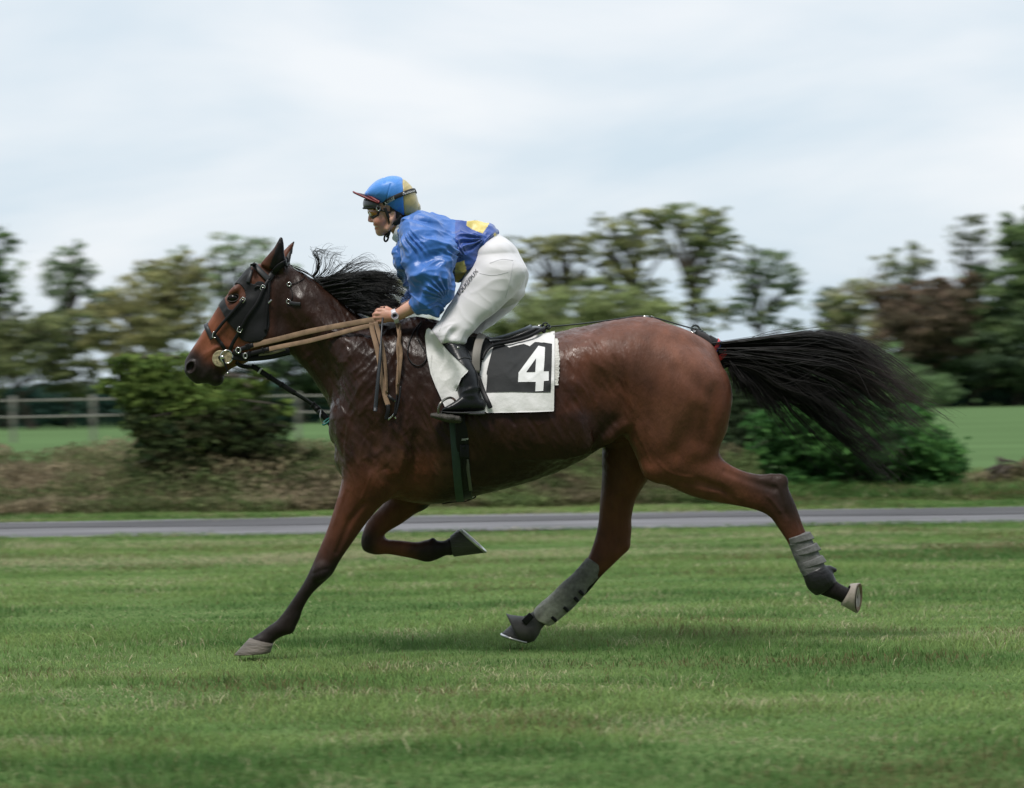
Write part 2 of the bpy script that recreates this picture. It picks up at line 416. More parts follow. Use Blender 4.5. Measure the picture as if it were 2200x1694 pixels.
# ================================================================== HORSE
RES_H = 0.0048
def build_horse_body():
    lo = P(385, 1430, 0); hi = P(1865, 495, 0)
    f = Field((lo[0]-.02, -.36, -.04), (hi[0]+.04, .36, 1.86), RES_H)
    Lf = f.loft
    # trunk
    Lf([(722,895,722,955,0,.07),(738,815,737,1015,0,.165),(785,735,785,1050,0,.215,.05),(850,697,850,1073,0,.24,.1),(925,692,930,1083,0,.265,.12),
        (1000,712,1000,1071,0,.285,.1),(1080,730,1085,1050,0,.30,.05),(1160,722,1160,1028,0,.30,0),(1235,706,1237,995,0,.29,-.02),
        (1312,690,1308,955,0,.275,-.05),(1388,681,1390,940,0,.275),(1447,701,1470,960,0,.265),(1500,722,1535,955,0,.22),(1535,748,1560,930,0,.16),(1549,790,1566,880,0,.09)], k=.02, p=2.25, cap0=.5, cap1=.3)
    # neck
    Lf([(612,568,594,745,0,.07),(640,582,622,760,0,.078),(688,607,652,788,0,.085),(737,648,684,830,0,.10,.1),(795,685,708,870,0,.125,.15),(845,700,722,925,0,.16,.15),(890,720,740,985,0,.19,.1)], k=.05, p=2.1)
    # head
    Lf([(620,572,606,715,0,.062),(594,568,588,748,0,.078,.15),(562,566,574,756,0,.090,.1),(535,577,556,762,0,.098,-.05),(512,604,536,770,0,.098,-.15),
        (492,630,520,780,0,.088,-.2),(470,658,505,788,0,.070,-.15),(449,692,492,796,0,.058,0),(428,727,480,806,0,.052,.05),(409,756,468,816,0,.054,.1),(398,775,450,824,0,.050,.1),(397,791,430,824,0,.040)], k=.018, p=2.3, cap1=.45)
    f.cap([P(592,725,-.038), P(560,728,-.045), P(520,760,-.03)], [.04,.045,.02], k=.06)      # jowl
    f.cap([P(592,725,.038), P(560,728,.045), P(520,760,.03)], [.04,.045,.02], k=.06)
    for s in (-1, 1):
        f.cap([P(524,690,.074*s), P(495,702,.060*s), P(470,722,.050*s)], [.012,.010,.006], k=.014)   # facial crest
        f.cap([P(478,668,.035*s), P(440,728,.028*s), P(418,765,.028*s)], [.016,.013,.01], k=.02)     # nasal bone edge
        f.ell(P(504,626,.077*s), (.036,.022,.018), k=.014, rot=.75)      # brow
        f.ell(P(502,642,.093*s), (.024,.022,.016), k=.010, rot=.75, mode='sub')
        f.ell(P(536,620,.098*s), (.022,.016,.03), k=.03, rot=.3, mode='sub')   # hollow above the eye
        f.ell(P(411,790,.048*s), (.026,.022,.032), k=.012, rot=-.35)
        f.ell(P(408,790,.063*s), (.0165,.030,.026), k=.008, rot=-.45, mode='sub')  # nostril
    f.ell(P(425,806,0), (.031,.045,.033), k=.012, rot=.3)              # upper lip
    f.ell(P(463,813,0), (.037,.040,.035), k=.008, rot=.1)              # lower lip
    f.cap([P(443,832,-.06), P(450,812,-.06), P(472,786,-.06)], [.004,.004,.003], k=.008, mode='sub')
    f.cap([P(443,832,.06), P(450,812,.06), P(472,786,.06)], [.004,.004,.003], k=.008, mode='sub')
    f.cap([P(444,831,-.06), P(444,831,.06)], [.0085,.0085], k=.004, mode='sub'); f.cap([P(444,829,-.045), P(452,812,-.058), P(470,790,-.062)], [.006,.006,.003], k=.005, mode='sub')
    for s in (-1,1): f.cap([P(478,800,.052*s), P(455,800,.058*s), P(440,822,.052*s)], [.004,.005,.005], k=.012, mode='sub'); f.cap([P(425,775,.062*s), P(437,790,.062*s), P(430,810,.05*s)], [.004,.005,.003], k=.014, mode='sub'); f.cap([P(440,762,.05*s), P(462,748,.058*s), P(492,742,.068*s)], [.002,.0035,.003], k=.012); f.cap([P(470,715,.055*s), P(486,735,.064*s), P(500,741,.07*s)], [.003,.0035,.002], k=.012)
    # ears: (outline pair, depth, half width)
    Lf([(560,566,610,584,-.045,.026),(574,550,614,562,-.052,.028),(587,535,611,545,-.058,.022),(596,520,610,527,-.060,.014),(601,509,608,511,-.06,.006)], k=.012, sub=3, p=2.0)
    Lf([(598,560,626,578,.05,.026),(604,547,622,560,.055,.022),(613,536,626,541,.06,.016),(624,524,632,527,.062,.010),(631,517,634,518,.062,.004)], k=.012, sub=3)
    f.cap([P(606,513,-.075), P(604,528,-.088), P(600,548,-.094), P(594,566,-.090)], [.004,.013,.019,.012], k=.006, mode='sub')   # ear opening
    # near hind
    y = -.135
    Lf([(1345,735,1500,745,-.10,.10),(1318,800,1560,800,-.125,.125),(1322,860,1571,868,-.14,.135),(1342,925,1560,928,-.145,.125),(1364,975,1546,962,-.145,.110),(1389,1023,1549,982,-.14,.09),
        (1437,1045,1570,1000,-.14,.072),(1488,1067,1602,1014,-.135,.062),(1540,1079,1636,1020,-.13,.050),(1595,1089,1661,1018,-.13,.042),(1632,1099,1684,1032,-.13,.042),(1655,1112,1700,1064,-.13,.040),
        (1672,1135,1713,1095,-.13,.034),(1690,1162,1726,1132,-.13,.029),(1704,1190,1742,1165,-.13,.027),(1716,1218,1757,1197,-.13,.028),(1727,1243,1775,1218,-.13,.033),(1740,1267,1790,1240,-.13,.034),
        (1766,1279,1801,1252,-.13,.027),(1795,1289,1819,1262,-.13,.028),(1808,1296,1829,1266,-.13,.028)], k=.035, p=2.15, cap0=.8, cap1=.3)
    f.ell(P(1678,1034,-.13), (.030,.028,.030), k=.02)                # point of hock
    f.ell(P(1412,1010,-.165), (.055,.055,.05), k=.04, rot=-.5)       # stifle
    f.ell(P(1470,840,-.20), (.15,.07,.12), k=.09, rot=-.9)           # gluteal mass
    f.ell(P(1365,780,-.17), (.06,.055,.09), k=.07, rot=.3)            # hip
    f.ell(P(1500,1010,-.165), (.10,.04,.035), k=.03, rot=-.35)        # gaskin muscle
    f.cap([P(1590,1085,-.165), P(1550,1050,-.19), P(1500,1035,-.21)], [.008,.010,.012], k=.018, mode='sub')
    f.cap([P(1662,1050,-.172), P(1610,1032,-.185), P(1560,1012,-.20)], [.010,.012,.010], k=.02, mode='sub')   # hollow before the achilles tendon
    f.cap([P(1512,950,-.27), P(1530,900,-.275), P(1545,840,-.27)], [.008,.008,.004], k=.07, mode='sub')      # groove between the thigh muscles
    f.cap([P(1455,975,-.27), P(1480,935,-.29), P(1500,890,-.31)], [.007,.007,.003], k=.08, mode='sub')
    f.cap([P(1262,965,-.155), P(1310,936,-.185), P(1345,905,-.20), P(1352,850,-.22)], [.012,.026,.034,.02], k=.03)   # flank fold
    f.ell(P(1303,850,-.335), (.085,.075,.12), k=.09, rot=.2, mode='sub')    # flank hollow
    f.ell(P(1235,770,-.345), (.10,.045,.07), k=.08, mode='sub')
    # far hind
    y = .135
    Lf([(1330,760,1480,770,.10,.10),(1300,860,1490,860,.13,.125),(1293,930,1455,950,.14,.11),(1294,980,1420,1000,.14,.095),(1293,1030,1390,1035,.14,.080),(1289,1080,1366,1075,.14,.064),
        (1286,1120,1357,1112,.14,.050),(1279,1155,1357,1140,.14,.044),(1267,1190,1350,1178,.14,.043),(1254,1213,1326,1205,.14,.040),(1240,1230,1292,1238,.14,.032),(1222,1246,1264,1272,.14,.028),
        (1200,1266,1238,1296,.14,.028),(1179,1285,1214,1318,.14,.032),(1163,1299,1198,1335,.14,.034),(1148,1313,1172,1343,.14,.027),(1130,1322,1158,1352,.14,.027),(1118,1328,1150,1362,.14,.027)], k=.035, p=2.15, cap0=.8, cap1=.3)
    f.ell(P(1340,1172,.14), (.024,.026,.026), k=.02)
    f.cap([P(1330,1180,.09), P(1325,1130,.08), P(1335,1070,.07)], [.008,.010,.008], k=.02, mode='sub')
    # near fore
    Lf([(738,900,880,880,-.12,.09),(729,960,890,970,-.135,.10),(735,1015,872,1035,-.14,.092),(732,1045,848,1066,-.14,.080),(722,1080,818,1088,-.135,.066),
        (708,1125,787,1124,-.13,.054),(691,1168,760,1162,-.13,.046),(672,1212,731,1204,-.13,.043),(659,1240,714,1234,-.13,.042),(646,1263,692,1255,-.13,.034),(629,1288,669,1278,-.13,.027),
        (611,1314,652,1306,-.13,.026),(595,1333,643,1332,-.13,.030),(577,1346,628,1356,-.13,.033),(560,1359,604,1369,-.13,.030),(546,1368,590,1378,-.13,.033),(536,1376,583,1388,-.13,.036)], k=.045, p=2.1, cap0=.8, cap1=.3)
    f.ell(P(622,1352,-.13), (.018,.02,.02), k=.02)
    f.ell(P(690,1228,-.165), (.03,.02,.04), k=.02, rot=-.4)           # knee
    f.cap([P(690,1165,-.175), P(720,1105,-.195), P(742,1060,-.21)], [.006,.010,.008], k=.018, mode='sub')   # forearm groove
    f.cap([P(724,1188,-.172), P(752,1120,-.187), P(780,1082,-.20)], [.005,.008,.007], k=.018, mode='sub')
    # far fore, folded
    Lf([(835,1010,935,1010,.12,.085),(837,1062,925,1082,.13,.070),(815,1092,890,1106,.13,.054),(796,1112,862,1126,.13,.046),(783,1135,838,1140,.13,.043),(776,1160,826,1150,.13,.043),(781,1183,832,1159,.13,.041),
        (806,1192,840,1160,.13,.034),(832,1191,852,1161,.13,.028),(863,1196,872,1163,.13,.026),(893,1202,897,1165,.13,.029),(918,1208,918,1160,.13,.033),(940,1202,940,1162,.13,.028),(958,1194,955,1162,.13,.029),(972,1194,966,1155,.13,.032)], k=.04, p=2.1, cap0=.8, cap1=.3)
    f.ell(P(930,1162,.13), (.012,.014,.014), k=.012)
    # shoulder, chest and girth anatomy
    f.ell(P(800,840,-.135), (.095,.085,.24), k=.09, rot=.35)          # shoulder blade mass
    f.ell(P(748,915,-.105), (.075,.085,.105), k=.05, rot=.3)          # point of shoulder
    f.ell(P(850,975,-.155), (.075,.07,.10), k=.05, rot=-.35)          # triceps
    f.ell(P(748,985,-.07), (.055,.07,.085), k=.035)                   # breast
    f.ell(P(748,985,.07), (.055,.07,.085), k=.035)
    f.cap([P(898,1050,-.235), P(905,985,-.27), P(900,900,-.285), P(882,830,-.265), P(862,770,-.22)], [.02,.028,.024,.016,.008], k=.06, mode='sub')  # behind the shoulder
    f.cap([P(800,1000,-.255), P(820,920,-.26), P(850,880,-.26)], [.008,.012,.008], k=.04, mode='sub')
    f.cap([P(722,850,-.135), P(700,812,-.115), P(672,772,-.10), P(645,742,-.10)], [.006,.009,.008,.004], k=.05, mode='sub')   # jugular groove
    f.cap([P(650,655,-.060), P(700,705,-.085), P(760,765,-.12)], [.018,.026,.03], k=.09)
    f.cap([P(850,716,0), P(895,712,0), P(960,724,0)], [.03,.04,.03], k=.08)     # withers
    f.ell(P(1150,930,-.255), (.24,.045,.09), k=.10, rot=-.25)
    # ribs, very faint
    f.blur(1)
    V, Q = f.mesh(2)
    N = normals(V, Q)
    # muscle and skin relief on the surface
    px, py = pix(V)
    amp = .0056*sstep(1450, 1250, px)*sstep(560, 700, px)*sstep(1080, 1000, py)
    q = V.copy(); q[:, 0] = V[:, 0]+.5*V[:, 2]
    d = fbm(q*[1.0, .6, .45], 26, 3, 3)*.5+(1-np.abs(noise(q*[1, .6, .4], 40, 9))*2)*.35
    crease = np.exp(-((px-800)/60)**2-((py-800)/120)**2)
    rid = (1-np.abs(noise((V*[1, .5, 1])@np.array([[.8,0,.6],[0,1,0],[-.6,0,.8]])*[1, 1, .28], 34, 4))*2)
    V = V+N*(d*amp+crease*.0030*rid)[:, None]
    # veins, tendons and muscle edges traced on the near side
    def line(pts, w, h, side=-1, sub=6):
        C = catmull(np.array(pts, float), sub); x0, y0 = C.min(0)-4*w; x1, y1 = C.max(0)+4*w
        m = (px > x0)&(px < x1)&(py > y0)&(py < y1)&(N[:, 1]*side > .12); i = np.where(m)[0]
        if not len(i): return
        q = np.stack([px[i], py[i]], 1); D = np.full(len(i), 1e9); T = np.zeros(len(i))
        for k in range(len(C)-1):
            a, b = C[k], C[k+1]; t = np.clip(((q-a)@(b-a))/max((b-a)@(b-a), 1e-9), 0, 1); dd = np.hypot(*(q-a-t[:, None]*(b-a)).T); u = dd < D; D[u] = dd[u]; T[u] = (k+t[u])/(len(C)-1)
        V[i] += N[i]*(h*np.exp(-(D/w)**2)*np.minimum(1, 6*np.minimum(T, 1-T)))[:, None]
    R = np.random.default_rng(5)
    for a in ([(488,735),(466,748),(448,764),(436,775)],[(505,742),(480,752),(462,760)],[(520,745),(500,748),(486,742)],[(470,690),(462,706),(452,722)],
              [(830,745),(800,790),(775,830),(752,872),(738,900)],[(812,742),(790,778),(768,812)],[(850,760),(826,800),(812,850),(806,890)],
              [(760,880),(748,920),(742,965),(745,1000)],[(900,800),(890,850),(872,900),(866,940)],[(790,930),(776,970),(770,1010)],
              [(745,1045),(728,1095),(712,1140)],[(800,1010),(790,1040),(776,1075),(765,1105)],[(1105,1036),(1150,1022),(1200,998),(1240,968)],[(1020,1046),(1070,1040),(1110,1024)],[(1150,1022),(1170,1004),(1195,990)],
              [(1410,985),(1425,1005),(1450,1020),(1500,1028)],[(1375,940),(1388,970),(1400,1000)],[(1520,1055),(1560,1062),(1600,1076)]):
        line(a, 3.4, .0021)
    for _ in range(70):         # short folds of wet skin
        cx, cy = R.choice([(790,810),(760,760),(840,900),(880,1020),(1215,850),(700,700),(1130,920),(800,960)]); x = cx+R.normal(0, 34); y_ = cy+R.normal(0, 40); a_ = R.normal(2.1, .45) if cx < 1000 else R.normal(1.2, .7); l_ = R.uniform(14, 46)
        line([(x, y_), (x+cos(a_)*l_*.5+R.normal(0, 3), y_+sin(a_)*l_*.5+R.normal(0, 3)), (x+cos(a_)*l_, y_+sin(a_)*l_)], R.uniform(2.4, 4.6), R.uniform(.0008, .0022)*R.choice([1, 1, -1]), sub=3)
    line([(1335,735),(1346,790),(1356,850),(1366,905),(1380,960)], 7, .008); line([(1318,760),(1328,820),(1338,880),(1345,925)], 8, -.006)
    line([(700,1246),(676,1284),(656,1316),(640,1340)], 3, -.0035); line([(1712,1112),(1724,1145),(1732,1160)], 3, -.003); line([(668,1236),(690,1226),(712,1222)], 4, -.0025); line([(672,1256),(690,1250),(700,1246)], 4, -.002)
    line([(1660,1040),(1676,1062),(1684,1092),(1694,1120)], 5, -.005); line([(1644,1062),(1664,1082),(1680,1106)], 4, .004); line([(1440,1035),(1480,1040),(1530,1052),(1580,1068)], 6, -.004)
    line([(845,905),(868,950),(862,1000),(845,1040)], 8, .008); line([(890,920),(893,980),(878,1040)], 9, -.009); line([(812,880),(800,930),(806,975)], 8, -.006)
    line([(1440,780),(1490,820),(1530,870)], 16, -.005); line([(655,640),(700,680),(760,730)], 9, -.005); line([(640,690),(690,735),(740,790)], 8, .005)
    return V, Q
HV, HQ = build_horse_body()
HN = normals(HV, HQ)
hpx, hpy = pix(HV)

def horse_colour():
    n1 = fbm(HV, 4, 1, 4); n2 = fbm(HV, 14, 2, 3)
    c = np.tile(np.array([.112, .038, .020]), (len(HV), 1))
    def mixc(c, col, m): m = np.clip(m, 0, 1)[:, None]; return c*(1-m)+np.array(col)*m
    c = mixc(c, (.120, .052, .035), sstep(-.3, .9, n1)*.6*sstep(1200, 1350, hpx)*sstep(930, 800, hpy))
    dark = (.021, .0100, .0066)
    wet = sstep(1330, 1180, hpx+60*n1)*sstep(1075, 985, hpy+(hpx-740)*.25-20*n1)      # sweat-soaked front half
    wet = np.maximum(wet*.93, 0)
    face = sstep(600, 560, hpx)
    wet *= 1-face*.75
    low = sstep(1375, 1300, hpx+(hpy-900)*.25+20*n1)*sstep(850, 900, hpy)*sstep(900, 960, hpx)*(HV[:, 1] < .25)  # lower barrel: wet coat plus body shade painted into the colour
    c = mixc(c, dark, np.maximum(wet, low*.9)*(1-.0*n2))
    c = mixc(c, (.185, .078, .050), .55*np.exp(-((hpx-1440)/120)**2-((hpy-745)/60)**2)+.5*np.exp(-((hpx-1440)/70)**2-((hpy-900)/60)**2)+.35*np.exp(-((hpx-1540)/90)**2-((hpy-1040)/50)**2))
    c = mixc(c, dark, .62*np.exp(-((hpx-1345)/95)**2-((hpy-830)/85)**2)*sstep(-.6, .5, n1))  # flank shadow painted into the coat
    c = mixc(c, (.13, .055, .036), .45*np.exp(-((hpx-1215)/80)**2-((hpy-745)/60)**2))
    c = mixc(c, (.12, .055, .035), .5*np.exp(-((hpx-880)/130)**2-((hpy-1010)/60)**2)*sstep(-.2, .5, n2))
    # black points
    blk = (.0095, .0075, .007)
    legf = sstep(1130, 1235, hpy+(hpx-690)*.25+14*n1)*(hpx < 800)*(HV[:, 1] < 0)
    c = mixc(c, blk, legf*.96)
    farf = (HV[:, 1] > 0)*(hpx > 765)*(hpx < 1060)*(hpy > 1085)*np.maximum(sstep(870, 920, hpx+20*n2), sstep(825, 790, hpx)*sstep(1120, 1160, hpy))
    c = mixc(c, blk, farf*.9)
    hock = sstep(1600, 1690, hpx+(1060-hpy)*.55+25*n1)*(hpy > 985)
    c = mixc(c, (.022, .013, .011), hock*.85*sstep(1180, 1080, hpy)); c = mixc(c, blk, sstep(1195, 1225, hpy)*(hpx > 1600))
    c = mixc(c, (.019, .012, .010), .92*np.exp(-((hpx-1690-.25*(hpy-1060))/36)**2-((hpy-1062)/62)**2)*(HV[:, 1] < 0)); c = mixc(c, (.030, .016, .012), .6*sstep(1560, 1640, hpx)*(hpy < 1060-0*n1)*(hpy > 1000)*(HV[:, 1] < 0)*sstep(1075, 1030, hpy))
    fh = (HV[:, 1] > 0)*(hpx > 1100)*(hpx < 1400)
    c = mixc(c, blk, fh*sstep(1215, 1260, hpy)); c = mixc(c, (.10, .034, .018), fh*sstep(1000, 1150, hpy)*sstep(1225, 1200, hpy)*.8)
    # head
    ax = (hpx-392)*.62+(840-hpy)*.78      # distance up from the muzzle
    c = mixc(c, (.21, .070, .036), face*sstep(70, 110, ax)*sstep(190, 150, ax)*.85)
    c = mixc(c, blk, face*sstep(98, 62, ax+8*n2)*.93)
    c = mixc(c, (.016, .011, .010), face*sstep(770, 800, hpy)*.8)
    # ear lining
    c = mixc(c, (.004, .0035, .0035), (inpoly(hpx, hpy, [(606,503),(614,520),(616,545),(606,572),(594,582),(578,577),(586,553),(594,532),(601,515)])&(HV[:, 1] < 0)).astype(float)); c = mixc(c, (.15, .055, .032), (hpy < 560)*(HV[:, 1] > .02)*(hpy > 522)*.8)
    c = mixc(c, (.008, .006, .006), sstep(530, 515, hpy))
    # salt-dried sweat
    c = mixc(c, (.30, .25, .22), .35*np.exp(-((hpx-693)/22)**2-((hpy-765)/18)**2)*sstep(.1, .8, n2))
    c = c*(1+.22*n1+.16*n2)[:, None]
    return np.clip(c, .003, .6)
m_coat = mat('horse_coat', (.1,.04,.02), rough=.40, bump=.35, bscale=95, var=.16, vscale=22, attr='col', spec=.24, aniso=(1,1,.45), bdist=.006, rvar=.10)
def coat_extra(m):
    """skin wrinkles and clumps of wet hair, as fine ridged relief"""
    t = m.node_tree; b = t.nodes['Principled BSDF']; old = b.inputs['Normal'].links[0].from_node
    tcn = t.nodes.new('ShaderNodeTexCoord'); mp2 = t.nodes.new('ShaderNodeMapping'); mp2.inputs['Rotation'].default_value = (0, .7, 0); mp2.inputs['Scale'].default_value = (1, .6, .42)
    t.links.new(tcn.outputs['Object'], mp2.inputs[0])
    v = t.nodes.new('ShaderNodeTexNoise'); v.noise_type = 'RIDGED_MULTIFRACTAL'; v.inputs['Scale'].default_value = 24; v.inputs['Detail'].default_value = 4
    t.links.new(mp2.outputs[0], v.inputs[0])
    ca = t.nodes.new('ShaderNodeVertexColor'); ca.layer_name = 'wet'
    ml = t.nodes.new('ShaderNodeMath'); ml.operation = 'MULTIPLY'; t.links.new(v.outputs[0], ml.inputs[0]); t.links.new(ca.outputs[0], ml.inputs[1])
    bp = t.nodes.new('ShaderNodeBump'); bp.inputs['Strength'].default_value = .8; bp.inputs['Distance'].default_value = .006
    t.links.new(ml.outputs[0], bp.inputs['Height']); t.links.new(old.outputs[0], bp.inputs['Normal']); t.links.new(bp.outputs[0], b.inputs['Normal'])
coat_extra(m_coat)
def coat_rough(m):
    t = m.node_tree; b = t.nodes['Principled BSDF']; old = b.inputs['Roughness'].links[0].from_node
    ca = t.nodes.new('ShaderNodeVertexColor'); ca.layer_name = 'wet'; ml = t.nodes.new('ShaderNodeMath'); ml.operation = 'MULTIPLY_ADD'; ml.inputs[1].default_value = -.18
    ad = t.nodes.new('ShaderNodeMath'); ad.operation = 'ADD'; ad.inputs[1].default_value = .13
    t.links.new(old.outputs[0], ad.inputs[0]); t.links.new(ca.outputs[0], ml.inputs[0]); t.links.new(ad.outputs[0], ml.inputs[2]); t.links.new(ml.outputs[0], b.inputs['Roughness'])
coat_rough(m_coat)
wetm = sstep(1330, 1240, hpx)*sstep(1085, 1040, hpy)*sstep(560, 640, hpx)*(1-sstep(930, 990, hpx)*sstep(955, 1010, hpy)*.9)*sstep(-.75, -.35, HN[:, 2])
horse = empty('horse', P(1050, 1412, 0)*[1,1,0]+[0,0,0], 'bay racehorse in full stride with black mane and tail flying, ridden by the jockey', 'horse')
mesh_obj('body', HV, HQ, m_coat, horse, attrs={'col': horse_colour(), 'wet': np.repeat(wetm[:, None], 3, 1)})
BV = BVHTree.FromPolygons([Vector(v) for v in HV.tolist()], HQ.tolist())
CAMV = Vector((0, -D0, CAMH))
def hit(px, py, off=0.0):
    """point on the near side of the horse under a traced outline point, lifted by off along the normal"""
    d = (Vector(P(px, py, 0))-CAMV).normalized(); h = BV.ray_cast(CAMV, d)
    if h[0] is None: return None, None
    return np.array(h[0])+np.array(h[1])*off, np.array(h[1])
def ring(A, B, n=40, off=.003, cy=0.0, a0=0, a1=360, bv=None):
    """closed loop round the horse in the plane through A and B (pixels) and the depth axis"""
    a, b = P(*A, cy), P(*B, cy); c = (a+b)/2; u = (b-a)/np.linalg.norm(b-a); out = []; nn = []
    for th in np.radians(np.linspace(a0, a1, n, endpoint=(a1-a0) < 360)):
        d = -u*cos(th)+np.array([0, -1, 0])*sin(th)      # starts at A, goes over the near side
        far = Vector(c+d*.6); h = (bv or BV).ray_cast(far, Vector(-d), .6)
        if h[0] is None: q = c+d*.05
        else: q = np.array(h[0])
        out.append(q+d*off); nn.append(d)
    return np.array(out), np.array(nn)

# eyes
m_eye = mat('eye_dark', (.005,.0035,.003), rough=.12, var=0, spec=.35)
m_lid = mat('eyelid', (.020,.011,.008), rough=.6, bump=.3, bscale=200)
for s in (-1, 1):
    V, Fq = uvsphere(P(501,641,.0785*s), (.0235,.0185,.0175), 20, 14); e = mesh_obj('eye', V, Fq, m_eye, horse)
    th = np.linspace(0, 2*pi, 29)[:-1]; ex = 12.5*np.cos(th); ey = 7.6*np.sin(th)*(1+.1*np.cos(th))
    C = np.array([P(501+x_*cos(.30)+y_*sin(.30), 641-x_*sin(.30)*-1*-1+y_*cos(.30), s*(.0905-.004*(x_/12.5)**2)) for x_, y_ in zip(ex, ey)])
    V, Fq = tube(C, .0034, 8, closed=True); mesh_obj('eyelid', V, Fq, m_lid, horse)

# hooves
def hoof(name, cor, sole, y, b0, b1, mt, shoe=True, label=None, yaw=0.0):
    """cor: coronet outline pair (pixels), sole: ground-edge pair (toe, heel)"""
    A = [P(*cor[0], y), P(*cor[1], y)]; B = [P(*sole[0], y), P(*sole[1], y)]
    n = 28; rings = []
    for t, sc in ((0, .82), (.04, 1.0), (.35, 1.0), (.7, 1.0), (.96, 1.0), (1.0, .95), (1.0, .75), (.93, .1)):
        p0 = A[0]+(B[0]-A[0])*t; p1 = A[1]+(B[1]-A[1])*t; c = (p0+p1)/2; u = (p0-p1)/2*sc; b = (b0+(b1-b0)*min(t,1))*sc
        th = np.arange(n)*2*pi/n
        heel = 1-.12*np.exp(-((th-pi)/.5)**2)
        r = c+u*np.cos(th)[:, None]*heel[:, None]+np.array([0, 1, 0])*b*(np.sin(th)*(1-.12*np.cos(th)))[:, None]+np.array([1., 0, 0])*(yaw*t*np.sin(th)*sc)[:, None]
        rings.append(r)
    V = np.vstack(rings); Fq = [tuple(f) for f in grid_faces(len(rings), n, True)]+[tuple(range(n))[::-1], tuple(range((len(rings)-1)*n, len(rings)*n))]
    o = mesh_obj('hoof', V, Fq, mt, horse, label=label)
    if shoe:
        c = (B[0]+B[1])/2; u = (B[0]-B[1])/2; th = np.linspace(-2.45, 2.45, 28); ax = np.cross(u, [0, 1, 0]); ax /= np.linalg.norm(ax)
        if ax@((B[0]+B[1])-(A[0]+A[1])) < 0: ax = -ax
        C = c+ax*.003+u*(np.cos(th)*.97)[:, None]+np.array([0, 1, 0])*b1*(np.sin(th)*.96)[:, None]+np.array([1., 0, 0])*(yaw*np.sin(th)*.96)[:, None]
        V, Fq = tube(C, .0065, 6, up=ax); mesh_obj('horseshoe', V, Fq, m_steel, o)
    if yaw:
        c = (B[0]+B[1])/2; u = (B[0]-B[1])/2*.86; th = np.arange(28)*2*pi/28; ax = np.cross(u, [yaw, b1, 0]); ax /= np.linalg.norm(ax); ax = ax if ax[0] > 0 else -ax
        R1 = c+ax*.004+u*np.cos(th)[:, None]+np.array([yaw*.86, b1*.86, 0])*np.sin(th)[:, None]; R2 = c-ax*.004+(R1-c-ax*.004)*.5
        mesh_obj('sole', np.vstack([R1, R2]), [tuple(q) for q in grid_faces(2, 28, True)]+[tuple(range(28, 56))], mat('hoof_sole', (.20,.135,.085), rough=.85, bump=.8, bscale=60, var=.4), o)
    return o
m_steel = mat('worn_steel', (.55,.55,.54), rough=.28, metal=1, var=.2, vscale=60)
m_hoofp = mat('pale_hoof', (.135,.115,.095), rough=.6, bump=.5, bscale=30, var=.3, vscale=10, aniso=(1,1,6))
m_hoofd = mat('dark_hoof', (.045,.042,.04), rough=.5, bump=.5, bscale=30, var=.3, aniso=(1,1,6))
hoof('hoof', ((537,1370),(590,1383)), ((502,1408),(586,1402)), -.13, .042, .060, m_hoofp, shoe=False, label='pale mud-streaked hoof reaching forward')
hoof('hoof', ((973,1197),(966,1150)), ((1043,1188),(982,1134)), .13, .040, .058, m_hoofd, label='dark hoof tucked up under the girth')
hoof('hoof', ((1805,1299),(1830,1252)), ((1842,1319),(1846,1249)), -.13, .042, .056, mat('cream_hoof', (.30,.26,.22), rough=.6, bump=.4, bscale=30, var=.25), shoe=False, label='pale hoof kicked out behind', yaw=.024)
hoof('hoof', ((1118,1325),(1152,1362)), ((1077,1362),(1138,1380)), .14, .042, .058, m_hoofd)

